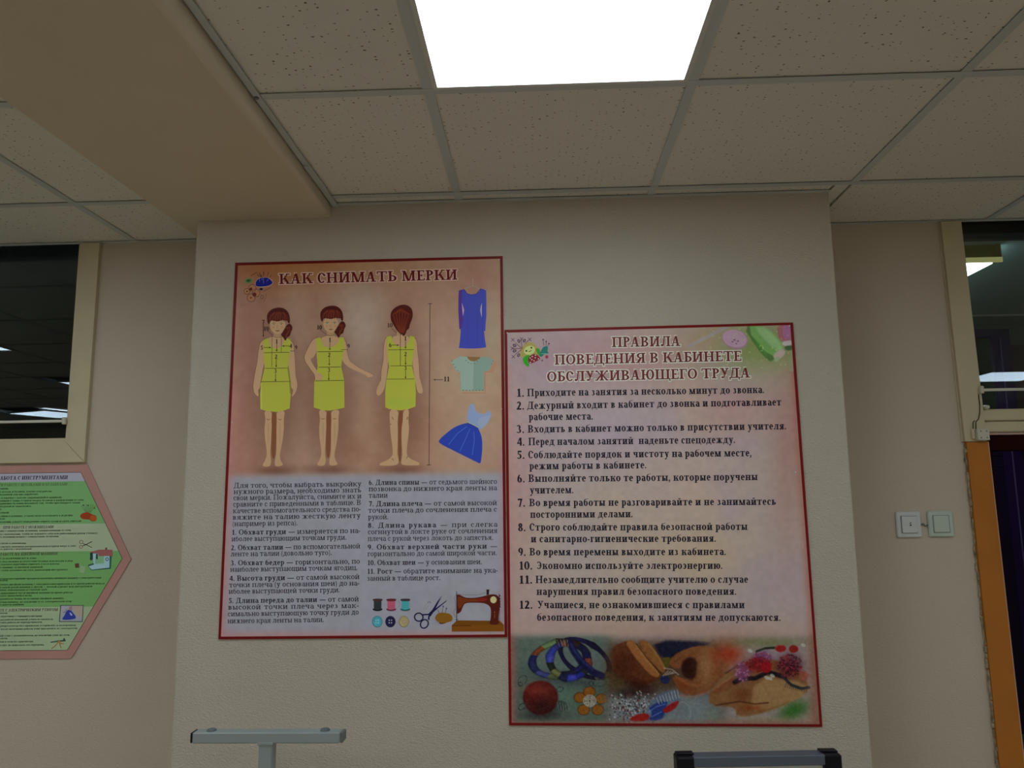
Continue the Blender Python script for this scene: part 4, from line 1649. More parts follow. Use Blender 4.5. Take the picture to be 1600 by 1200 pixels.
for pts in ([(330, 775), (230, 850), (140, 965)], [(362, 800), (310, 920), (255, 1035)], [(402, 830), (408, 920), (385, 1075)]):
    g.line(qb(pts), .9, (58, 84, 154), .0004)
for i in range(13):
    u = i / 12
    g.line(qb([(45 + 420 * u, 957 + 212 * u), (55 + 420 * u, 965 + 212 * u)]), .8, (100, 108, 130), .0004)
g.build('printed_dress', p1, 'printed blue dress with a flared skirt')

# pincushion, buttons beside the title
g = Print(L1)
qc = zc(375, 410, 17.14)
g.ell(*qc([(225, 490)])[0], 7.4, 4.6, (88, 96, 58), 0, 20, -12)
g.ell(*qc([(228, 488)])[0], 4.6, 2.7, (44, 82, 38), .0001, 16, -12)
g.ell(*qc([(226, 490)])[0], 1.6, 1.0, (14, 30, 14), .0002, 10)
g.smooth(qc([(405, 620), (410, 520), (470, 440), (560, 400), (740, 395), (840, 450), (900, 545), (840, 610), (720, 655), (560, 668), (440, 655)]), (142, 122, 108), .0001)
g.smooth(qc([(415, 610), (420, 520), (480, 445), (580, 405), (740, 402), (820, 460), (885, 545), (820, 605), (700, 640), (540, 652), (440, 640)]), (14, 16, 96), .0002)
for pts in ([(465, 300), (500, 385)], [(520, 265), (545, 400)], [(555, 320), (570, 400)], [(585, 320), (578, 400)], [(628, 245), (628, 395)], [(640, 250), (655, 330)], [(768, 255), (725, 380)], [(850, 335), (795, 405)], [(280, 360), (460, 265)]):
    g.line(qc(pts), .7, (50, 26, 20), .0003)
for pts in ([(520, 430), (525, 520)], [(628, 410), (630, 560)], [(590, 420), (588, 480)], [(770, 440), (715, 510)]):
    g.line(qc(pts), .6, (86, 92, 150), .0004)
g.ell(*qc([(567, 716)])[0], 2.9, 1.9, (26, 18, 34), .0003, 14)
g.line(qc([(620, 780), (820, 675)]), .8, (92, 46, 26), .0003)
for cx, cy, r_ in ((330, 690, 100), (185, 775, 78), (430, 820, 105), (298, 950, 108)):
    x, y = qc([(cx, cy)])[0]
    g.ell(x, y, r_ / 17.14, r_ / 17.14, (126, 88, 64), .0004, 18)
    g.ringl(x, y, r_ / 17.14, r_ / 17.14, .7, (66, 30, 20), .0005, 18)
for cx, cy, r_ in ((292, 715, 44), (385, 860, 55)):
    x, y = qc([(cx, cy)])[0]
    g.ell(x, y, r_ / 17.14, r_ / 17.14, (72, 26, 20), .0006, 14)
for cx, cy in ((187, 778), (293, 948)):
    x, y = qc([(cx, cy)])[0]
    g.ell(x, y, 1.2, 1.2, (30, 8, 8), .0006, 8)
g.ringl(*qc([(592, 925)])[0], 2.2, 2.7, .8, (66, 34, 22), .0005, 12)
g.line(qc([(700, 830), (695, 920), (640, 1045)]), .7, (88, 50, 34), .0005)
g.build('printed_pincushion', p1, 'printed blue pincushion with buttons')

# bobbins, buttons, scissors, pincushion, sewing machine at the foot
g = Print(L1)
qd = zc(570, 920, 12.31)
for x0, cap, body in ((248, (48, 34, 32), (34, 38, 42)), (510, (74, 26, 32), (138, 66, 84)), (780, (44, 38, 42), (52, 122, 126))):
    g.poly(qd([(x0 - 75, 215), (x0 + 72, 215), (x0 + 72, 405), (x0 - 75, 405)]), body, .0001)
    g.smooth(qd([(x0 - 95, 190), (x0 + 92, 188), (x0 + 95, 225), (x0 + 60, 240), (x0 - 60, 240), (x0 - 97, 225)]), cap, .0002)
    g.smooth(qd([(x0 - 97, 375), (x0 - 70, 385), (x0, 405), (x0 + 68, 385), (x0 + 92, 375), (x0 + 95, 405), (x0 + 40, 430), (x0 - 40, 430), (x0 - 97, 410)]), tuple(int(v * .6) for v in body), .0002)
    for k in range(4):
        g.line(qd([(x0 - 72, 255 + k * 32), (x0 + 70, 262 + k * 32)]), .35, tuple(int(v * .8) for v in body), .0002)
g.ringl(*qd([(635, 290)])[0], 3.0, 4.6, .5, (84, 84, 96), .0001, 10, 0, -80, 90)
g.ringl(*qd([(885, 300)])[0], 3.0, 3.6, .5, (92, 120, 124), .0001, 10, 0, -90, 80)
for cx, col, rim in ((240, (58, 122, 136), (36, 84, 98)), (492, (24, 26, 54), (12, 12, 30)), (752, (128, 118, 88), (98, 90, 58))):
    x, y = qd([(cx, 632)])[0]
    g.ell(x, y, 8.0, 8.9, rim, .0001, 26)
    g.ell(x, y, 6.9, 7.7, col, .0002, 26)
    g.ringl(x, y, 5.2, 5.8, .5, rim, .0003, 18)
    if cx != 752:
        for a, b in ((-22, -28), (22, -28), (-22, 22), (22, 22)):
            g.ell(x + a / 12.31, y + b / 12.31, .95, 1.0, (150, 156, 166) if cx == 492 else (112, 152, 164), .0004, 8)
    else:
        g.ringl(x, y, 2.6, 3.0, .5, (98, 90, 58), .0003, 12)
BL = (16, 18, 50)
for cx, cy, rx, ry, rot in ((1038, 545, 82, 78, 20), (1145, 675, 72, 86, 30)):
    x, y = qd([(cx, cy)])[0]
    g.ringl(x, y, rx / 12.31, ry / 12.31, 2.1, BL, .0002, 22, rot)
g.line(qd([(1108, 500), (1235, 492)]), 2.2, BL, .0002)
g.line(qd([(1228, 600), (1235, 520)]), 2.4, BL, .0002)
g.poly(qd([(1490, 120), (1475, 150), (1340, 420), (1270, 525), (1230, 540), (1225, 480), (1300, 400), (1400, 240)]), BL, .0003)
g.poly(qd([(1585, 212), (1560, 250), (1400, 380), (1290, 480), (1250, 540), (1230, 500), (1300, 420), (1480, 290)]), BL, .0003)
g.ringl(*qd([(1190, 330)])[0], 2.2, 7.6, .45, (104, 100, 110), .0002, 14, 32)
g.ringl(*qd([(1240, 275)])[0], 2.4, 2.2, .6, (54, 50, 70), .0003, 8, 0, 180, 380)
g.smooth(qd([(1340, 560), (1400, 470), (1480, 455), (1600, 470), (1665, 500), (1690, 560), (1680, 620), (1600, 640), (1540, 665), (1440, 655), (1380, 620)]), (98, 66, 18), .0003)
g.smooth(qd([(1420, 645), (1560, 632), (1550, 672), (1440, 678)]), (48, 16, 12), .0004)
for pts, hd in (([(1425, 460), (1400, 400)], 0), ([(1485, 460), (1508, 340)], 1), ([(1545, 470), (1570, 380)], 1)):
    g.line(qd(pts), .7, (44, 38, 50), .0003)
    if hd:
        g.ell(*qd([pts[1]])[0], 1.2, 1.5, (54, 56, 84), .0004, 8)
g.build('printed_notions', p1, 'printed thread reels, buttons and scissors')
g = Print(L1)
qe = zc(690, 910, 13.33)
g.poly(qe([(210, 895), (320, 790), (1215, 800), (1300, 885), (1300, 1020), (210, 1025)]), (84, 50, 10), .0001)
g.poly(qe([(210, 895), (1300, 888), (1300, 1022), (210, 1025)]), (92, 54, 10), .00015)
g.line(qe([(215, 905), (610, 900)]), .8, (44, 12, 6), .0002)
g.smooth(qe([(300, 260), (365, 250), (430, 285), (500, 320), (640, 325), (760, 312), (900, 280), (1040, 245), (1130, 250), (1195, 300), (1212, 420), (1210, 520), (1195, 640), (1185, 800), (1205, 850), (1150, 882), (1040, 880), (990, 850), (1020, 770), (1030, 620), (1020, 520), (960, 460), (860, 425), (640, 420), (530, 425), (470, 450), (430, 540), (400, 620), (335, 655), (315, 640), (315, 300)]), (60, 18, 10), .0003)
g.smooth(qe([(325, 300), (380, 290), (500, 345), (720, 345), (900, 320), (960, 350), (900, 400), (640, 400), (500, 410), (440, 460), (400, 540), (335, 540)]), (84, 36, 12), .0004)
g.smooth(qe([(720, 345), (900, 310), (960, 340), (920, 385), (740, 385)]), (94, 22, 16), .0005)
g.ell(*qe([(1080, 362)])[0], 5.0, 5.4, (150, 142, 104), .0006, 22)
g.poly(qe([(925, 150), (1000, 150), (985, 185), (985, 255), (935, 260), (938, 185)]), (30, 12, 16), .0004)
g.line(qe([(312, 190), (315, 800)]), .9, (26, 12, 14), .0004)
g.line(qe([(285, 778), (345, 768)]), .8, (26, 12, 14), .0004)
g.line(qe([(1198, 240), (1215, 520)]), 1.2, (34, 12, 14), .0004)
g.line(qe([(1208, 540), (1210, 800)]), .6, (50, 24, 20), .0002)
g.line(qe([(325, 235), (480, 262), (740, 262), (870, 225), (925, 215)]), .45, (60, 54, 66), .0002)
g.line(qe([(310, 240), (265, 320), (290, 440), (285, 540), (245, 620), (270, 690), (300, 730)]), .45, (60, 54, 66), .0002)
for yy in (280, 340, 400, 450, 515):
    g.ell(*qe([(1218, yy)])[0], .8, 1.0, (34, 14, 14), .0004, 6)
g.ell(*qe([(1106, 620)])[0], .8, .9, (122, 76, 62), .0006, 8)
g.line(qe([(1106, 655), (1106, 745)]), 1.4, (92, 44, 36), .0006)
g.build('printed_sewing_machine', p1, 'printed old brown sewing machine on a wooden base')
for p_ in ((779.8, 405.8), (362.5, 660), (783.5, 639)):
    c_ = at(p_[0], p_[1], Y1)
    MB().cyl((c_[0], Y1 - .0002, c_[2]), (c_[0], Y1 - .003, c_[2]), .0022, 10, .0014).build('pin', M['pin'], p1)
# ---- poster 2: rules of conduct
Y2 = -.0040
P2C = [(788.3, 515.5), (1239.0, 503.7), (1285.0, 1135.8), (795.3, 1133.5)]


def bands(seq, ph=0.0):
    """Colours that repeat along the angle of a bracelet, rounded by a printed highlight."""
    seq = np.array(seq, float)

    def f(ang, dd):
        k = ((ang + 180 + ph) / 360 * len(seq) * 1.0)
        c = seq[(np.floor(k).astype(int)) % len(seq)]
        tex = np.sin(ang * 1.7 + dd * 5) * .18 + 1
        return np.clip(c * (1.15 - .75 * dd[:, None] ** 2) * tex[:, None], 0, 255)
    return f


def field2(px, py):
    c = Canvas(px, py, (128, 117, 113))
    n = noise2(px, py, 75, 33)
    n2 = noise2(px, py, 120, 17)
    c.mixin(np.clip((n - .48) * 4, 0, 1) * .6, (124, 112, 118))
    c.mixin(np.clip((n2 - .5) * 4, 0, 1) * .6, (136, 122, 104))
    c.blob(850, 570, 70, 45, (114, 106, 118), .8)
    c.blob(960, 560, 150, 45, (130, 98, 98), .75)
    c.blob(1150, 640, 70, 40, (134, 100, 98), .55)
    c.blob(960, 680, 80, 60, (124, 112, 122), .6)
    c.blob(1080, 760, 80, 50, (138, 120, 112), .5)
    c.blob(1230, 700, 26, 150, (122, 92, 84), .7)
    c.blob(810, 760, 24, 160, (132, 100, 98), .6)
    c.blob(1100, 870, 60, 40, (140, 124, 98), .5)
    c.blob(900, 860, 60, 60, (124, 116, 118), .6)
    c.blob(830, 960, 60, 40, (134, 108, 104), .5)
    c.blob(1050, 985, 200, 16, (130, 104, 92), .7)
    # thread reels and a big button, top right
    c.blob(1185, 540, 80, 42, (88, 106, 52), .85)
    c.blob(1100, 530, 40, 22, (122, 104, 80), .6)
    c.curve([(1078, 540), (1110, 524), (1140, 508)], 5, (120, 114, 124), .7, 3)
    c.disc(1148.5, 530.5, 20.5, 15.0, (120, 90, 104), .9, 14)
    c.disc(1148, 529, 19, 13.4, (136, 112, 128), .95, 14)
    c.torus(1148, 529, 14.5, 9.6, 1.2, lambda a, d: np.zeros((len(a), 3)) + (122, 96, 112), .7, 14)
    for a, b in ((1147.5, 531), (1144.5, 534), (1153, 533), (1150.5, 537)):
        c.disc(a, b, 1.4, 1.1, (82, 54, 74))
    c.poly([(1161, 510), (1190, 508), (1228, 548), (1206, 566), (1196, 560), (1180, 540)], (44, 78, 34), 2, .7)
    c.poly([(1163, 510), (1196, 508), (1229, 545), (1205, 562)], (84, 122, 66), 1.5)
    c.poly([(1176, 512), (1198, 510), (1226, 543), (1216, 551)], (112, 138, 98), 5, .8)
    c.poly([(1173, 524), (1186, 536), (1200, 556), (1192, 552)], (52, 104, 40), 3, .8)
    c.poly([(1207, 554), (1222, 544), (1229, 552), (1212, 566)], (134, 122, 116), 1.2)
    c.disc(1214, 561, 5, 3.6, (112, 124, 96), .9, -35)
    c.poly([(1214, 508), (1236, 506), (1238, 532), (1222, 535), (1215, 525)], (118, 76, 78), 1.5)
    c.poly([(1222, 508), (1236, 506), (1237, 530), (1224, 531)], (122, 78, 110), 2.5)
    c.poly([(1221, 534), (1238, 531), (1239, 539), (1224, 541)], (140, 134, 132), 1)
    c.poly([(1225, 541), (1239, 539), (1239, 547), (1228, 548)], (50, 70, 46), 1.2)
    c.torus(1189, 544, 3.2, 4.2, 1.0, lambda a, d: np.zeros((len(a), 3)) + (150, 160, 110), .9, 0, -150, 100)
    rs = np.random.RandomState(5)
    for _ in range(34):
        a, b = rs.uniform(1110, 1236), rs.uniform(512, 575)
        if b > 560 or (a > 1205 or a < 1185):
            c.disc(a, b, 1.1, 1.1, (136, 146, 96), .55, 0, .6)
    # left and right edges
    xl = 788.3 + (py - 515.5) * 7 / 618
    xr = 1239 + (py - 503.7) * 46 / 632
    c.mixin(np.exp(-((px - xl - 4) / 7) ** 2) * .6 * (py > 570), (130, 98, 92))
    c.mixin(np.exp(-((xr - px - 4) / 8) ** 2) * .65 * (py > 580), (120, 76, 66))
    # ------------ photo strip
    m = lambda k, e=5: 1 / (1 + np.exp(-k / e))
    inb = m(py - 994, 2.5)
    c.mixin(inb * m(955 - px, 4) * .95, (70, 86, 78))
    c.blob(860, 1085, 60, 30, (64, 78, 70), .7)
    c.blob(905, 1030, 70, 30, (88, 98, 100), .5)
    c.blob(885, 1085, 22, 16, (74, 108, 92), .6)
    c.blob(925, 1075, 40, 40, (66, 82, 68), .5)
    A = [(20, 22, 60), (92, 46, 24), (76, 96, 60), (20, 24, 22), (112, 54, 24), (34, 28, 34), (24, 22, 62), (22, 24, 66), (20, 20, 40), (60, 70, 46), (46, 50, 96), (24, 30, 60)]
    B = [(44, 52, 120), (34, 42, 110), (30, 34, 80), (96, 70, 54), (40, 20, 16), (14, 14, 40), (16, 16, 48), (90, 44, 30), (26, 28, 26), (22, 26, 92), (44, 46, 128), (20, 24, 50), (80, 84, 50), (20, 24, 20)]
    c.blob(885, 1062, 55, 10, (34, 40, 48), .6, 2, 10)
    c.torus(914, 1029, 43, 24, 12, bands([(14, 12, 30), (18, 18, 52), (12, 12, 34), (22, 18, 42), (60, 58, 44), (14, 12, 26), (16, 14, 44)], 30), 1, 32)
    c.torus(874, 1030, 43, 26, 16, bands(A), 1, -10)
    c.torus(889, 1032, 30, 27, 17, bands(B, 20), 1, 12)
    c.curve([(890, 1003), (897, 1018), (908, 1034), (926, 1050), (940, 1056)], 11, (15, 17, 50), 1, 2.5)
    c.curve([(892, 1006), (899, 1019), (910, 1033), (926, 1046)], 3, (34, 38, 92), .7, 2)
    for a in range(9):
        c.curve([(868 + a * 2.6, 999 + abs(a - 5) * .3), (872 + a * 2.3, 1010)], 1.0, (112, 96, 84) if a % 2 else (40, 20, 18), .8, .6)
    # red beaded ball pendant
    c.blob(846, 1118, 34, 8, (38, 40, 40), .7)
    c.disc(844.5, 1090, 27.5, 26.5, (62, 14, 14), 1, 0, .1)
    c.blob(838, 1078, 18, 10, (104, 34, 26), .8)
    c.blob(848, 1106, 20, 12, (22, 4, 6), .8)
    c.mixin((np.hypot(px - 844, py - 1088) < 24) * np.clip(np.sin(px * .9 + py * 1.7 + 2 * noise2(px, py, 6, 41)) * .9 - .1, 0, 1) * .5 * noise2(px, py, 4, 40), (140, 70, 50))
    lg = lambda a, d: np.zeros((len(a), 3)) + (38, 46, 46)
    c.torus(816, 1063, 8.5, 6, 1.6, lg, 1, -50)
    c.torus(813, 1069, 3.2, 3.2, 1.8, lg)
    c.torus(875, 1077, 5.5, 3.5, 1.8, lg, 1, -20)
    c.torus(816, 1104, 6.5, 4, 2.0, lg, 1, -35)
    c.torus(844, 1122, 3, 4.5, 1.4, lg, .7)
    c.poly([(868, 1096), (881, 1094), (892, 1108), (872, 1113)], (46, 56, 52), 1)
    for k in range(5):
        c.curve([(871 + 4 * k, 1097 + k), (873 + 4 * k, 1110)], 1, (120, 128, 120), .6, .8)
    # flower pendant
    for a, b in ((921, 1081), (906, 1090), (912, 1109), (934, 1109), (940, 1092)):
        c.disc(a, b, 9.8, 8.6, (58, 34, 10), 1, 0, .15)
        c.disc(a, b, 8.6, 7.4, (118, 72, 20), 1, 0, .2)
        c.mixin((np.hypot(px - a, py - b) < 8) * np.clip(np.sin(px * .6 + py * 2.6), 0, 1) * .45, (72, 40, 10))
    c.disc(921.5, 1095, 10.2, 9.4, (146, 142, 130), 1, 0, .1)
    for r_ in (8.3, 5.9, 3.6):
        c.torus(921.5, 1095, r_, r_ * .92, 1.1, lambda a, d: np.zeros((len(a), 3)) + (34, 32, 26))
    c.disc(921.5, 1095, 1.6, 1.6, (30, 28, 24))
    c.torus(937, 1067, 11, 5.5, 1.9, lg, 1, -6)
    c.torus(924, 1068, 3.6, 3.6, 2.2, lg)
    # middle photo: hands threading beads
    mid = m(px - 950, 4) * m(1128 - px, 5) * inb
    c.mixin(mid * .95 * m(py - 1004, 4), (58, 40, 24))
    c.mixin(mid * m(py - 1080, 5), (96, 104, 106))
    c.blob(965, 1090, 16, 20, (104, 106, 100), .7)
    c.blob(965, 1065, 14, 16, (60, 48, 18), .7)
    c.poly([(1018, 1000), (1112, 1003), (1100, 1012), (1060, 1030), (1034, 1030)], (14, 14, 34), 5)
    c.poly([(1032, 1028), (1050, 1026), (1046, 1044), (1036, 1042)], (66, 60, 14), 2)
    c.poly([(955, 1012), (975, 1002), (992, 1002), (1030, 1056), (1026, 1064), (1000, 1072), (975, 1060), (956, 1046)], (74, 36, 15), 3)
    c.blob(972, 1040, 20, 20, (52, 20, 8), .75)
    c.poly([(975, 1000), (994, 1002), (1031, 1052), (1028, 1060), (1015, 1054), (990, 1025)], (122, 76, 38), 2)
    c.curve([(994, 1008), (1010, 1030), (1029, 1053)], 3, (140, 100, 56), .7, 3)
    c.poly([(996, 1000), (1012, 1000), (1040, 1042), (1038, 1052), (1030, 1048), (1006, 1018)], (112, 70, 34), 1.5)
    c.curve([(1014, 1006), (1030, 1028), (1039, 1044)], 2.5, (138, 98, 56), .6, 2)
    c.curve([(994, 1006), (1014, 1032), (1033, 1053)], 1.5, (40, 14, 6), .8, 1)
    c.blob(1000, 1072, 24, 10, (40, 10, 6), .85, 2, 20)
    c.blob(985, 1082, 30, 8, (24, 10, 8), .8)
    c.poly([(1045, 1038), (1050, 1025), (1075, 1012), (1100, 1008), (1122, 1014), (1126, 1050), (1110, 1080), (1086, 1088), (1064, 1084), (1050, 1060), (1056, 1056), (1080, 1064), (1076, 1040), (1056, 1046)], (102, 60, 32), 2)
    c.poly([(1064, 1036), (1076, 1026), (1090, 1030), (1088, 1056), (1080, 1064), (1066, 1054)], (34, 10, 6), 4)
    c.blob(1106, 1040, 14, 26, (136, 104, 70), .75)
    c.blob(1068, 1070, 12, 8, (98, 40, 16), .7, 2, 20)
    c.curve([(1056, 1056), (1072, 1068), (1090, 1072), (1104, 1064)], 3, (124, 78, 44), .7, 3)
    c.curve([(1060, 1086), (1085, 1090), (1108, 1080)], 3, (126, 84, 72), .7, 3)
    c.curve([(1054, 1034), (1066, 1026)], 1.5, (58, 24, 10), .7, 1)
    # beads
    rs = np.random.RandomState(8)
    for _ in range(340):
        a, b = rs.normal(988, 24), rs.normal(1105, 13)
        if b > 1080 and 952 < a < 1036:
            v = rs.choice([0, 1, 2])
            c.disc(a, b, 1.2, 1.2, ((152, 156, 162), (20, 24, 40), (76, 30, 26))[v], .8, 0, .5)
    c.poly([(1018, 1090), (1058, 1074), (1064, 1098), (1040, 1120), (1020, 1128), (1005, 1126)], (76, 88, 106), 2, .85)
    c.poly([(1012, 1104), (1044, 1092), (1040, 1112), (1032, 1126), (1012, 1126), (1020, 1114)], (28, 44, 100), 2)
    c.poly([(1034, 1108), (1058, 1094), (1062, 1097), (1052, 1110), (1038, 1115)], (120, 18, 18), 1.5)
    c.poly([(984, 1122), (1000, 1114), (1016, 1116), (1012, 1127), (986, 1128)], (124, 20, 18), 2)
    for k in range(8):
        c.curve([(1026 + k * 4.6, 1090 - k * 1.8), (1030 + k * 4.4, 1100 - k * 1.4)], 1.1, (150, 152, 152), .8, .6)
    c.curve([(1014, 1112), (1026, 1104), (1040, 1100)], 1, (96, 120, 176), .8, .6)
    c.curve([(1018, 1120), (1034, 1112)], 1, (96, 120, 176), .8, .6)
    c.disc(1039, 1062, 7.5, 6.5, (22, 28, 62), 1, 20, .2)
    for k in range(4):
        c.curve([(1036 + k * 4, 1056 - k), (1044 + k * 4, 1048 + k)], 1.3, (148, 132, 122), .85, .7)
    c.curve([(1038, 1044), (1050, 1046), (1060, 1054)], 2, (140, 132, 128), .7, 1)
    c.torus(1066, 1114, 13, 17, 1.1, lambda a, d: np.zeros((len(a), 3)) + (132, 140, 140), .7, 0, -110, 60)
    c.blob(1090, 1112, 12, 20, (104, 114, 120), .5)
    # right photo: beaded bracelets on a hand
    c.blob(1155, 1000, 60, 14, (128, 100, 88), .4)
    c.blob(1138, 1022, 24, 20, (134, 42, 18), .92, 2.4)
    c.blob(1128, 1052, 16, 22, (112, 62, 30), .8)
    c.blob(1200, 1004, 60, 8, (92, 100, 62), .75)
    c.poly([(1108, 1078), (1136, 1052), (1160, 1036), (1190, 1030), (1220, 1032), (1250, 1050), (1266, 1072), (1258, 1086), (1220, 1106), (1180, 1118), (1150, 1120), (1150, 1104), (1108, 1104)], (110, 75, 44), 3)
    c.blob(1240, 1110, 26, 14, (36, 82, 26), .9, 2.4, -24)
    c.poly([(1180, 1060), (1240, 1062), (1266, 1074), (1255, 1088), (1210, 1106), (1170, 1112)], (132, 102, 66), 4)
    c.poly([(1112, 1080), (1146, 1056), (1160, 1066), (1140, 1076), (1118, 1086)], (104, 60, 34), 3)
    c.curve([(1134, 1052), (1152, 1040), (1162, 1034)], 2, (44, 20, 12), .7, 2)
    c.curve([(1120, 1074), (1146, 1056)], 2, (130, 92, 62), .7, 2)
    c.blob(1160, 1086, 14, 10, (88, 44, 20), .8)
    c.curve([(1118, 1102), (1156, 1096), (1180, 1100), (1200, 1098)], 2, (58, 24, 12), .9, 2)
    c.blob(1174, 1106, 20, 5, (112, 52, 20), .8)
    c.curve([(1150, 1120), (1154, 1112), (1160, 1104)], 1.2, (90, 56, 30), .7, 1)
    c.curve([(1180, 1118), (1222, 1104), (1262, 1082)], 1.5, (134, 122, 88), .7, 2)
    c.blob(1112, 1120, 16, 14, (96, 106, 92), .7)
    c.blob(1192, 1126, 60, 7, (122, 110, 80), .6)
    # bracelets and flowers
    c.curve([(1182, 1018), (1195, 1013), (1212, 1012)], 3.6, (22, 34, 16), 1, 1)
    c.curve([(1148, 1066), (1160, 1060), (1180, 1060), (1200, 1050), (1226, 1058)], 7, (18, 12, 18), 1, 2)
    c.curve([(1222, 1056), (1236, 1070), (1252, 1076), (1264, 1074)], 4.5, (32, 38, 40), 1, 1)
    for k in range(11):
        c.curve([(1229 + k * 3.2, 1066 + k * .9), (1227 + k * 3.2, 1074 + k * .8)], .9, (24, 24, 26), .8, .6)
    rs = np.random.RandomState(3)
    for cx, cy, rx, ry, n_, cols in ((1160, 1050, 12, 15, 70, ((146, 96, 118), (96, 50, 92), (120, 60, 80))), (1192, 1027, 14, 9, 60, ((140, 92, 116), (90, 60, 110), (120, 40, 50))),
                                     (1186, 1038, 20, 12, 90, ((116, 14, 20), (88, 8, 14), (134, 30, 34))), (1234, 1040, 20, 18, 150, ((92, 14, 26), (50, 6, 18), (120, 40, 50), (24, 8, 16))),
                                     (1256, 1056, 7, 8, 26, ((136, 72, 58), (120, 60, 44)))):
        c.blob(cx, cy, rx, ry, cols[1], .9, 3)
        for _ in range(n_):
            t_, r_ = rs.uniform(0, 6.28), math.sqrt(rs.uniform(0, 1))
            c.disc(cx + rx * r_ * math.cos(t_), cy + ry * r_ * math.sin(t_), 1.3, 1.3, cols[rs.randint(len(cols))], .85, 0, .5)
    c.disc(1220, 1013, 9, 5.5, (120, 22, 22), 1, 0, .2)
    c.torus(1220, 1013.5, 8.5, 5.5, 1.3, lambda a, d: np.zeros((len(a), 3)) + (140, 70, 70))
    c.disc(1240, 1014, 7.5, 6, (112, 24, 18), 1, 0, .2)
    c.disc(1197, 1043, 8.5, 8.5, (122, 12, 20), 1, 0, .2)
    for k in range(10):
        a_ = k * .628
        c.curve([(1230 + 4 * math.cos(a_), 1038 + 4 * math.sin(a_)), (1230 + 14 * math.cos(a_), 1038 + 13 * math.sin(a_))], 1, (124, 56, 66), .7, .6)
    for a, b in ((1172, 1017), (1198, 1059), (1207, 1056), (1203, 1060), (1255, 1008)):
        c.disc(a, b, 4, 2.6, (150, 154, 146), .85, 30, .3)
    # rosy margins of the strip
    lo = np.exp(-((1131 - py) / 5) ** 2)
    c.mixin(lo * .7, (124, 84, 76))
    c.mixin(np.exp(-((px - 800) / 7) ** 2) * .8 * inb, (124, 82, 74))
    c.mixin(np.exp(-((1276 - px) / 12) ** 2) * .75 * inb, (122, 84, 68))
    c.c *= (1 - .16 * inb)[:, None]
    c.c += (noise2(px, py, 2.6, 12, 2)[:, None] - .5) * 26 * inb[:, None] * mid[:, None] * .4
    c.c += (noise2(px, py, 3.1, 13, 2)[:, None] - .5) * 14 * inb[:, None]
    c.c += (noise2(px, py, 7, 4, 2)[:, None] - .5) * 7
    return c.c


p2 = make_poster('large poster of twelve numbered rules above bead craft photos, right of the pair', P2C, Y2, 452, 600, field2, wb=4.2, bcol=(76, 10, 10))
L2 = Y2 - .0003
z2 = zc(780, 500, 3.137)
t = Print(L2)
for s_, xa, xb, ya, yb in (('ПРАВИЛА', 553, 888, 133, 127), ('ПОВЕДЕНИЯ В КАБИНЕТЕ', 272, 1187, 219, 200), ('ОБСЛУЖИВАЮЩЕГО ТРУДА', 235, 1230, 302, 282)):
    (x0, y0), (x1, y1) = z2([(xa, ya), (xb, yb)])
    t.text(s_, x0, y0, x1, y1, 11.0, (158, 146, 136), fat=.14, bold=.33, hair=.14)
    t.text(s_, x0, y0, x1, y1, 11.0, (74, 26, 28), bold=.33, hair=.14, lift=.0002)
t.build('title_lettering', p2, 'dark red three line heading with a pale outline')
RULES = [('1.', 85, [('Приходите на занятия за несколько минут до звонка.', 137, 1300, 374, 358)]),
         ('2.', 85, [('Дежурный входит в кабинет до звонка и подготавливает', 137, 1383, 437, 419), ('рабочие места.', 145, 460, 492, 488)]),
         ('3.', 85, [('Входить в кабинет можно только в присутствии учителя.', 140, 1407, 552, 536)]),
         ('4.', 87, [('Перед началом занятий  наденьте спецодежду.', 143, 1157, 614, 603)]),
         ('5.', 87, [('Соблюдайте порядок и чистоту на рабочем месте,', 142, 1237, 678, 668), ('режим работы в кабинете.', 148, 722, 733, 727)]),
         ('6.', 88, [('Выполняйте только те работы, которые поручены', 143, 1267, 794, 785), ('учителем.', 150, 365, 851, 849)]),
         ('7.', 90, [('Во время работы не разговаривайте и не занимайтесь', 147, 1357, 913, 906), ('посторонними делами.', 152, 655, 970, 967)]),
         ('8.', 92, [('Строго соблюдайте правила безопасной работы', 148, 1217, 1033, 1029), ('и санитарно-гигиенические требования.', 155, 1063, 1090, 1087)]),
         ('9.', 93, [('Во время перемены выходите из кабинета.', 148, 1112, 1154, 1152)]),
         ('10.', 97, [('Экономно используйте электроэнергию.', 183, 1095, 1221, 1220)]),
         ('11.', 97, [('Незамедлительно сообщите учителю о случае', 178, 1220, 1290, 1288), ('нарушения правил безопасного поведения.', 183, 1163, 1348, 1347)]),
         ('12.', 98, [('Учащиеся, не ознакомившиеся с правилами', 187, 1203, 1413, 1413), ('безопасного поведения, к занятиям не допускаются.', 185, 1380, 1474, 1475)])]
for num, xn, lines in RULES:
    t = Print(L2)
    y0 = lines[0][3]
    (a0_, b0_), (a1_, b1_) = z2([(xn, y0 + 3), (xn + (38 if len(num) < 3 else 66), y0 + 2)])
    t.text(num, a0_, b0_, a1_, b1_, 9.4, (22, 18, 26), bold=.34, hair=.13)
    for s_, xa, xb, ya, yb in lines:
        (x0, y0), (x1, y1) = z2([(xa, ya), (xb, yb)])
        t.text(s_, x0, y0, x1, y1, 8.25, (20, 17, 28), bold=.34, hair=.13, gmax=1.3)
    t.build('rule_text', p2)
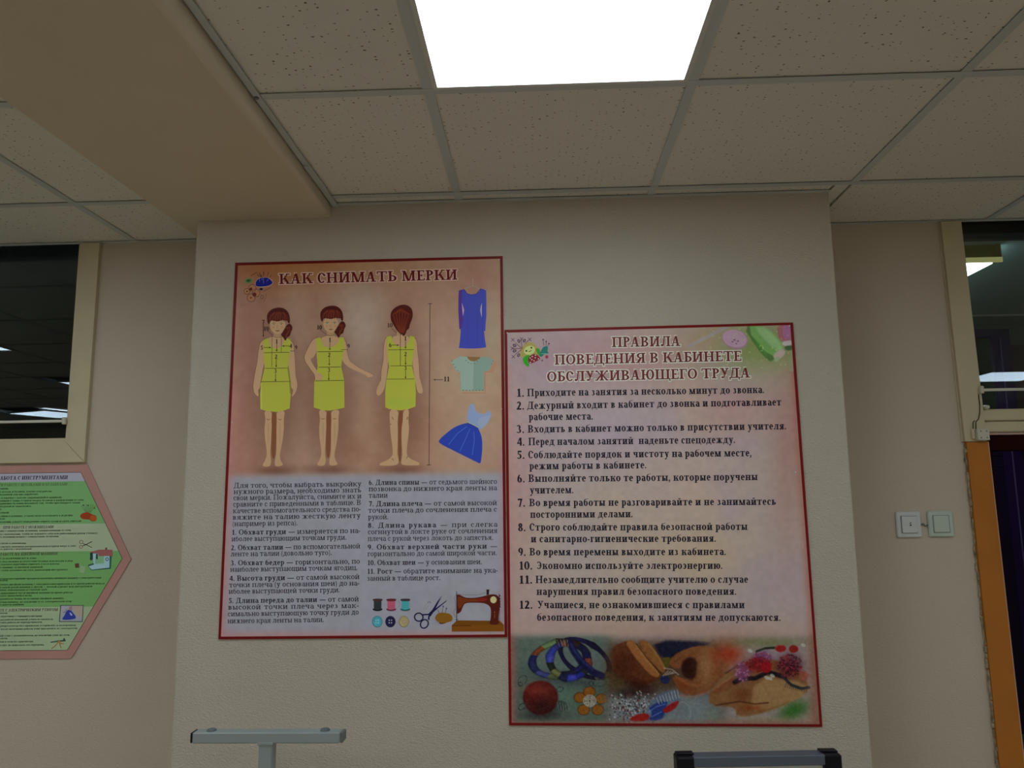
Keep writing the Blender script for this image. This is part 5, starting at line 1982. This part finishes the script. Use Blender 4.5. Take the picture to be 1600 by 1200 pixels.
# craft emblem, top left
g = Print(L2)
qf = zc(785, 510, 15.0)
PU = (62, 44, 60)
for a, b, r_, rot in ((385, 345, 46, 60), (515, 335, 46, 120), (285, 445, 48, 30), (285, 575, 48, -30), (380, 675, 46, -60)):
    x, y = qf([(a, b)])[0]
    g.ell(x, y, r_ / 15, r_ * .72 / 15, PU, 0, 14, rot)
    g.ell(x, y, r_ * .45 / 15, r_ * .3 / 15, (110, 98, 108), .0001, 8, rot)
for a, b in ((245, 315), (640, 305), (255, 710), (450, 295), (235, 515)):
    x, y = qf([(a, b)])[0]
    for dx, dy in ((2.6, 2.6), (2.6, -2.6)):
        g.line([(x - dx, y - dy), (x + dx, y + dy)], .9, PU, .0001)
for pts in ([(300, 380), (470, 530)], [(440, 300), (460, 520)], [(250, 515), (440, 520)], [(300, 660), (450, 540)], [(600, 330), (480, 480)]):
    g.line(qf(pts), .9, (74, 40, 50), .0001)
g.smooth(qf([(420, 600), (430, 500), (520, 420), (620, 350), (700, 390), (800, 450), (880, 560), (880, 700), (760, 720), (600, 700), (470, 720), (410, 720)]), (122, 112, 60), .0002)
g.ell(*qf([(635, 560)])[0], 9.0, 6.9, (136, 144, 92), .0003, 20, -20)
for a, b in ((562, 575), (680, 500)):
    g.ell(*qf([(a, b)])[0], 1.4, 1.5, (30, 34, 14), .0004, 10)
g.line(qf([(610, 590), (640, 592), (680, 560)]), .9, (52, 50, 24), .0004)
g.smooth(qf([(470, 740), (600, 660), (650, 680), (600, 760), (600, 850), (640, 905), (600, 955), (520, 890), (480, 810)]), (34, 112, 24), .0004)
g.smooth(qf([(770, 520), (870, 510), (900, 640), (940, 720), (860, 700), (800, 600)]), (46, 104, 30), .0004)
g.smooth(qf([(600, 720), (760, 620), (900, 740), (860, 790), (640, 890), (600, 820)]), (92, 26, 34), .0005)
for a, b in ((650, 740), (700, 705), (770, 735), (690, 780), (740, 805), (845, 760), (655, 845), (775, 675)):
    g.ell(*qf([(a, b)])[0], 1.0, 1.0, (168, 150, 138), .0006, 8)
g.smooth(qf([(900, 580), (950, 480), (1060, 450), (1070, 520), (1050, 580), (1100, 635), (960, 650), (950, 710), (860, 700), (880, 620)]), (24, 84, 78), .0004)
for pts in ([(970, 450), (955, 310)], [(1028, 450), (1026, 355)], [(1065, 460), (1092, 405)]):
    g.line(qf(pts), .8, (44, 56, 62), .0003)
    g.ell(*qf([pts[1]])[0], 1.3, 1.3, (48, 40, 58), .0004, 8)
for k in range(4):
    g.line(qf([(900, 520 + k * 40), (1060, 525 + k * 38)]), .45, (96, 152, 116), .0005)
g.ell(*qf([(1040, 715)])[0], 2.6, 2.8, (112, 44, 60), .0004, 12)
g.ell(*qf([(935, 800)])[0], 1.5, 1.6, (80, 62, 72), .0004, 8)
g.build('printed_emblem', p2, 'printed sewing emblem with a smiling round face')
for p_ in ((792.6, 520.2), (1233.2, 509.2), (1243, 738)):
    c_ = at(p_[0], p_[1], Y2)
    MB().cyl((c_[0], Y2 - .0002, c_[2]), (c_[0], Y2 - .003, c_[2]), .0024, 10, .0015).build('pin', M['pin'], p2)

# ---- poster 3: six-sided safety poster under the left window
Y3 = YB - .0042
HEX = [(-320, 733), (-246, 731.5), (136.5, 726.0), (204.5, 874.0), (111.0, 1029.0), (-235, 1029)]
W3h = [at(a, b, Y3) for a, b in HEX[2:5]]
lx = -2.62
zt_, zb_ = float(W3h[0][2]), float(W3h[2][2])
zmid = float(W3h[1][2])
p3 = thing('wall_poster', 'six-sided green safety poster with a pink border under the left window', 'poster', (-1.9, YB, zmid))
out = [(float(W3h[0][0]), zt_), (float(W3h[1][0]), zmid), (float(W3h[2][0]), zb_), (lx + .17, zb_), (lx, zmid), (lx + .17, zt_)]
MB().prism(out, Y3 + .0003, YB - .0005).build('backing_board', mat('pink_board', ink((116, 86, 80)) * 1.0, .4, mottle=.06, mscale=7), p3)
ipx = [(126.5, 738.0), (191.0, 872.5), (105.0, 1016.0)]
IW = [at(a, b, Y3) for a, b in ipx]
inner = [(float(IW[0][0]), float(IW[0][2])), (float(IW[1][0]), float(IW[1][2])), (float(IW[2][0]), float(IW[2][2])), (lx + .19, float(IW[2][2])), (lx + .04, zmid), (lx + .19, float(IW[0][2]))]


def wp(x, z):
    return pix((x, Y3, z))


g = Print(Y3)


def clipband(z_hi, z_lo, col, lift):
    pts = inner
    for zz, keep_below in ((z_hi, True), (z_lo, False)):
        q_ = []
        for i in range(len(pts)):
            a, b = pts[i], pts[(i + 1) % len(pts)]
            ina = (a[1] <= zz) if keep_below else (a[1] >= zz)
            inb_ = (b[1] <= zz) if keep_below else (b[1] >= zz)
            if ina:
                q_.append(a)
            if ina != inb_:
                u = (zz - a[1]) / (b[1] - a[1])
                q_.append((a[0] + (b[0] - a[0]) * u, zz))
        pts = q_
    if len(pts) > 2:
        n_ = len(g.v)
        g.v += [(x, Y3 - lift, z) for x, z in pts]
        g.f.append(tuple(range(n_, n_ + len(pts))))
        g.c += [ink(col)] * len(pts)


zof = lambda py, px=80: float(at(px, py, Y3)[2])
BND = [(737, 752, (120, 120, 130)), (752, 818.5, (82, 120, 76)), (818.5, 861.5, (114, 126, 104)), (861.5, 948, (80, 118, 70)), (948, 1017, (110, 126, 100))]
for a, b, col in BND:
    clipband(zof(a, 110) if a > 737 else 9, zof(b, 110) if b < 1017 else -9, col, .0001)
o = g.build('printed_bands', p3)
g = Print(Y3 - .0003)
edge = [wp(*p_) for p_ in inner[:3]]
g.line([wp(inner[5][0], inner[5][1]), edge[0], edge[1], edge[2], wp(inner[3][0], inner[3][1])], .8, (56, 44, 40))
g.build('inner_outline', p3)
DKG = (14, 32, 14)


def gtext(pr, s, xend, yend, xh, col, xstart=None, bold=.26, adv=None):
    """A line that ends at xend; it starts left of the frame as on the real poster."""
    tot = sum((glyph(c_, .22, .1)[1] + .12) if c_ != ' ' else .66 for c_ in s) * xh * .98
    x0 = xend - tot if xstart is None else xstart
    pr.text(s, x0, yend + (xend - x0) * .012, xend, yend, xh, col, bold=bold, hair=.12, slant=.16)


t = Print(Y3 - .0004)
gtext(t, 'РАБОТА С ИНСТРУМЕНТАМИ', 105.5, 748.6, 4.1, (24, 22, 40), xstart=-1.5 - 3, bold=.38)
t.build('title_lettering', p3)
HEADS = [('ПРИ РАБОТЕ С ИГОЛКАМИ И БУЛАВКАМИ', -6, 105, 758.5, (52, 74, 40)), ('ПРИ РАБОТЕ С НОЖНИЦАМИ', 4.6, 83.5, 825.2, (52, 48, 44)),
         ('ПРИ РАБОТЕ НА ШВЕЙНОЙ МАШИНЕ', -13, 90, 867.0, (52, 40, 40)), ('ПРИ РАБОТЕ С ЭЛЕКТРИЧЕСКИМ УТЮГОМ', -28, 90, 954.5, (58, 34, 40))]
for s_, xa, xb, yy, col in HEADS:
    t = Print(Y3 - .0004)
    gtext(t, s_, xb, yy, 2.95, col, xstart=xa, bold=.34)
    t.build('heading_lettering', p3)
BODY = [[('До начала работы посчитать количество предметов времени.', 13.5, 764.6), ('Проверить количество иголок и булавок, взятых для работы;', 81, 768.8), ('хранить инструменты в отведенной для них коробочке;', 60, 773.4), ('класть в коробку с плотно закрывающейся крышкой;', 96.5, 778.2), ('направляющей в ткань острием вперед булавки в направлении от себя;', 131, 782.3), ('закрепленные примерно булавки вкалывать так, чтобы при повороте ткани', 125, 786.6), ('движения рукой не накололись.', 49.5, 792.0), ('После:', 2.5, 797), ('убрать с подушкой.', 14.5, 802.2), ('иголки и булавки в клювике, а также нельзя оставлять в изделии.', 114, 806.4), ('одежде;', 8, 811.6), ('оставлять в изделии, следует немедленно собрать куски и сдать учителю.', 128, 815.3)],
        [('ножницы справа с сомкнутыми лезвиями, направленными от себя;', 111, 829.6), ('пользоваться с ножницами, чтобы не поранить себя или работающую рядом ученицу;', 153, 834.2), ('передавать ножницы вперед с сомкнутыми лезвиями;', 92, 839.2), ('близко к ножницам;', 41, 849.8), ('оставлять ножницы раскрытыми или острием вверх к себе;', 119, 854.2), ('после работы с ножницами.', 50, 858.8)],
        [('положение до включения нет и дома;', 57, 873.2), ('волосы убрать под косынку и отсутствие булавок или иголок в нем;', 114, 877.5), ('одежды и верхнего воротника спрятать узел в платок;', 93, 882.2), ('проверить машину за швейной машиной;', 67, 887.2), ('сидеть, стопы положить на стул, расположив инструмент;', 106, 891.2), ('перед занятием посторонние предметы включить швейную машину с электрическим', 158, 903.8), ('приводом;', 12.5, 908), ('подключать швейной машины с электрическим приводом и во время работы нельзя', 163, 912.8), ('ткани одной рукой машины а другой — беговой курсант или инструкцией', 144, 917.3), ('машины, передвижные и глажной труб;', 74, 922.4), ('перед движущиеся части швейной машины во время работы;', 114, 926.8), ('соблюдать движущейся иглы;', 50, 931.6), ('торопиться ткани, не останови швейную машину;', 100, 936), ('не отпуская машину, не отключив ее от электрической сети;', 112, 940.8), ('время работы машины.', 38, 945.6)],
        [('Перед началом:', 12, 959), ('подставку с терморегулятором;', 66, 963.6), ('во время работы подошвой утюга не касаться;', 83, 968.6), ('шнур утюга работа не перекручивался;', 66, 973.2), ('чтобы терморегулятор был правильно установлен за положением;', 119, 978), ('проверь: после окончания работы утюг выключить из электросети;', 121, 982.8), ('хороший утюг с увлажнителем, не отключив утюг из сети;', 109, 993.4), ('выключи;', 12, 998.6), ('вилки в сети без присмотра;', 52, 1003.4), ('температуру, не допускать его перегрева.', 69, 1008.6)]]
for blk in BODY:
    t = Print(Y3 - .0004)
    for s_, xb, yy in blk:
        gtext(t, s_, xb, yy, 2.05, DKG, bold=.30)
    o = t.build('small_print', p3)
# small pictures
g = Print(Y3 - .0005)
qg = zc(0, 735, 10.0)
g.smooth(qg([(1240, 715), (1290, 665), (1380, 650), (1440, 690), (1510, 705), (1510, 790), (1430, 800), (1400, 765), (1290, 765)]), (104, 42, 18))
g.smooth(qg([(1400, 700), (1510, 708), (1508, 790), (1415, 790)]), (122, 58, 24), .0001)
for k in range(7):
    a_ = -.55 + k * .18
    g.line(qg([(1340 + k * 12, 655), (1350 + k * 12 + 150 * math.sin(a_), 655 - 130 * math.cos(a_))]), .5, (52, 62, 40), .0001)
for a, b in ((1372, 548), (1475, 590), (1300, 545)):
    g.ell(*qg([(a, b)])[0], 1.1, 1.0, (34, 52, 30), .0002, 8)
g.build('printed_pincushion', p3)
g = Print(Y3 - .0005)
qh = zc(0, 815, 8.0)
g.ringl(*qh([(1015, 255)])[0], 2.8, 2.6, .9, (92, 62, 40), 0, 14)
g.ringl(*qh([(1012, 315)])[0], 2.4, 2.3, .9, (92, 62, 40), 0, 14)
g.line(qh([(1035, 275), (1080, 290), (1150, 325)]), 1.0, (44, 46, 40), .0001)
g.line(qh([(1035, 305), (1080, 285), (1152, 248)]), 1.2, (34, 38, 36), .0001)
g.build('printed_scissors', p3)
g = Print(Y3 - .0005)
g.poly(qh([(1100, 560), (1145, 610), (1385, 590), (1400, 370), (1140, 385), (1120, 470), (1140, 490), (1160, 460), (1165, 520), (1105, 540)]), (28, 62, 62))
g.poly(qh([(1160, 400), (1370, 395), (1368, 575), (1150, 600), (1105, 560), (1180, 535), (1165, 520)]), (112, 138, 142), .0001)
g.poly(qh([(1190, 430), (1300, 430), (1300, 520), (1190, 530)]), (88, 126, 96), .0002)
g.poly(qh([(1130, 380), (1240, 350), (1405, 352), (1410, 430), (1230, 432), (1222, 395), (1135, 400)]), (108, 66, 64), .0003)
g.poly(qh([(1315, 325), (1340, 325), (1340, 355), (1315, 355)]), (72, 62, 40), .0003)
g.poly(qh([(1200, 405), (1222, 400), (1222, 470), (1202, 470)]), (22, 46, 48), .0004)
g.poly(qh([(1125, 390), (1160, 385), (1155, 480), (1128, 475)]), (20, 44, 46), .0004)
g.ell(*qh([(1338, 470)])[0], 2.6, 2.9, (30, 44, 84), .0004, 14)
g.ell(*qh([(1338, 470)])[0], 1.5, 1.7, (120, 140, 150), .0005, 12)
g.poly(qh([(935, 525), (985, 520), (992, 575), (942, 580)]), (72, 48, 34), .0001)
g.poly(qh([(1010, 550), (1070, 562), (1050, 645), (990, 632)]), (98, 120, 88), .0001)
g.build('printed_sewing_machine', p3)
g = Print(Y3 - .0005)
qi = zc(0, 895, 8.889)
g.poly(qi([(838, 450), (1162, 450), (1148, 682), (820, 682)]), (34, 48, 52))
g.poly(qi([(848, 458), (1152, 458), (1138, 672), (832, 672)]), (112, 114, 120), .0001)
g.poly(qi([(1010, 458), (1152, 458), (1142, 610), (1060, 600), (1020, 540)]), (122, 112, 104), .0002)
g.smooth(qi([(850, 650), (900, 590), (920, 530), (980, 500), (1000, 540), (1050, 600), (1055, 640), (930, 655)]), (32, 44, 112), .0003)
g.smooth(qi([(960, 470), (1000, 460), (1005, 510), (985, 530), (960, 520)]), (112, 88, 84), .0004)
g.smooth(qi([(960, 545), (990, 560), (1010, 590), (985, 600)]), (124, 126, 146), .0004)
g.line(qi([(870, 545), (900, 550), (930, 505)]), .8, (50, 58, 110), .0004)
g.build('printed_iron_photo', p3)
g = Print(Y3 - .0005)
g.poly(qi([(695, 960), (800, 945), (915, 940), (890, 900), (870, 935), (800, 938)]), (46, 66, 52))
g.line(qi([(700, 965), (910, 945)]), 1.4, (46, 66, 52), .0001)
for pts in ([(830, 940), (770, 1010), (715, 1055)], [(820, 960), (835, 1010), (850, 1045)], [(835, 980), (885, 985)], [(805, 965), (835, 955), (840, 1000)]):
    g.line(qi(pts), 1.5, (120, 88, 50), .0002)
g.build('printed_ironing_board', p3)
adopt(p1)
adopt(p2)
adopt(p3)
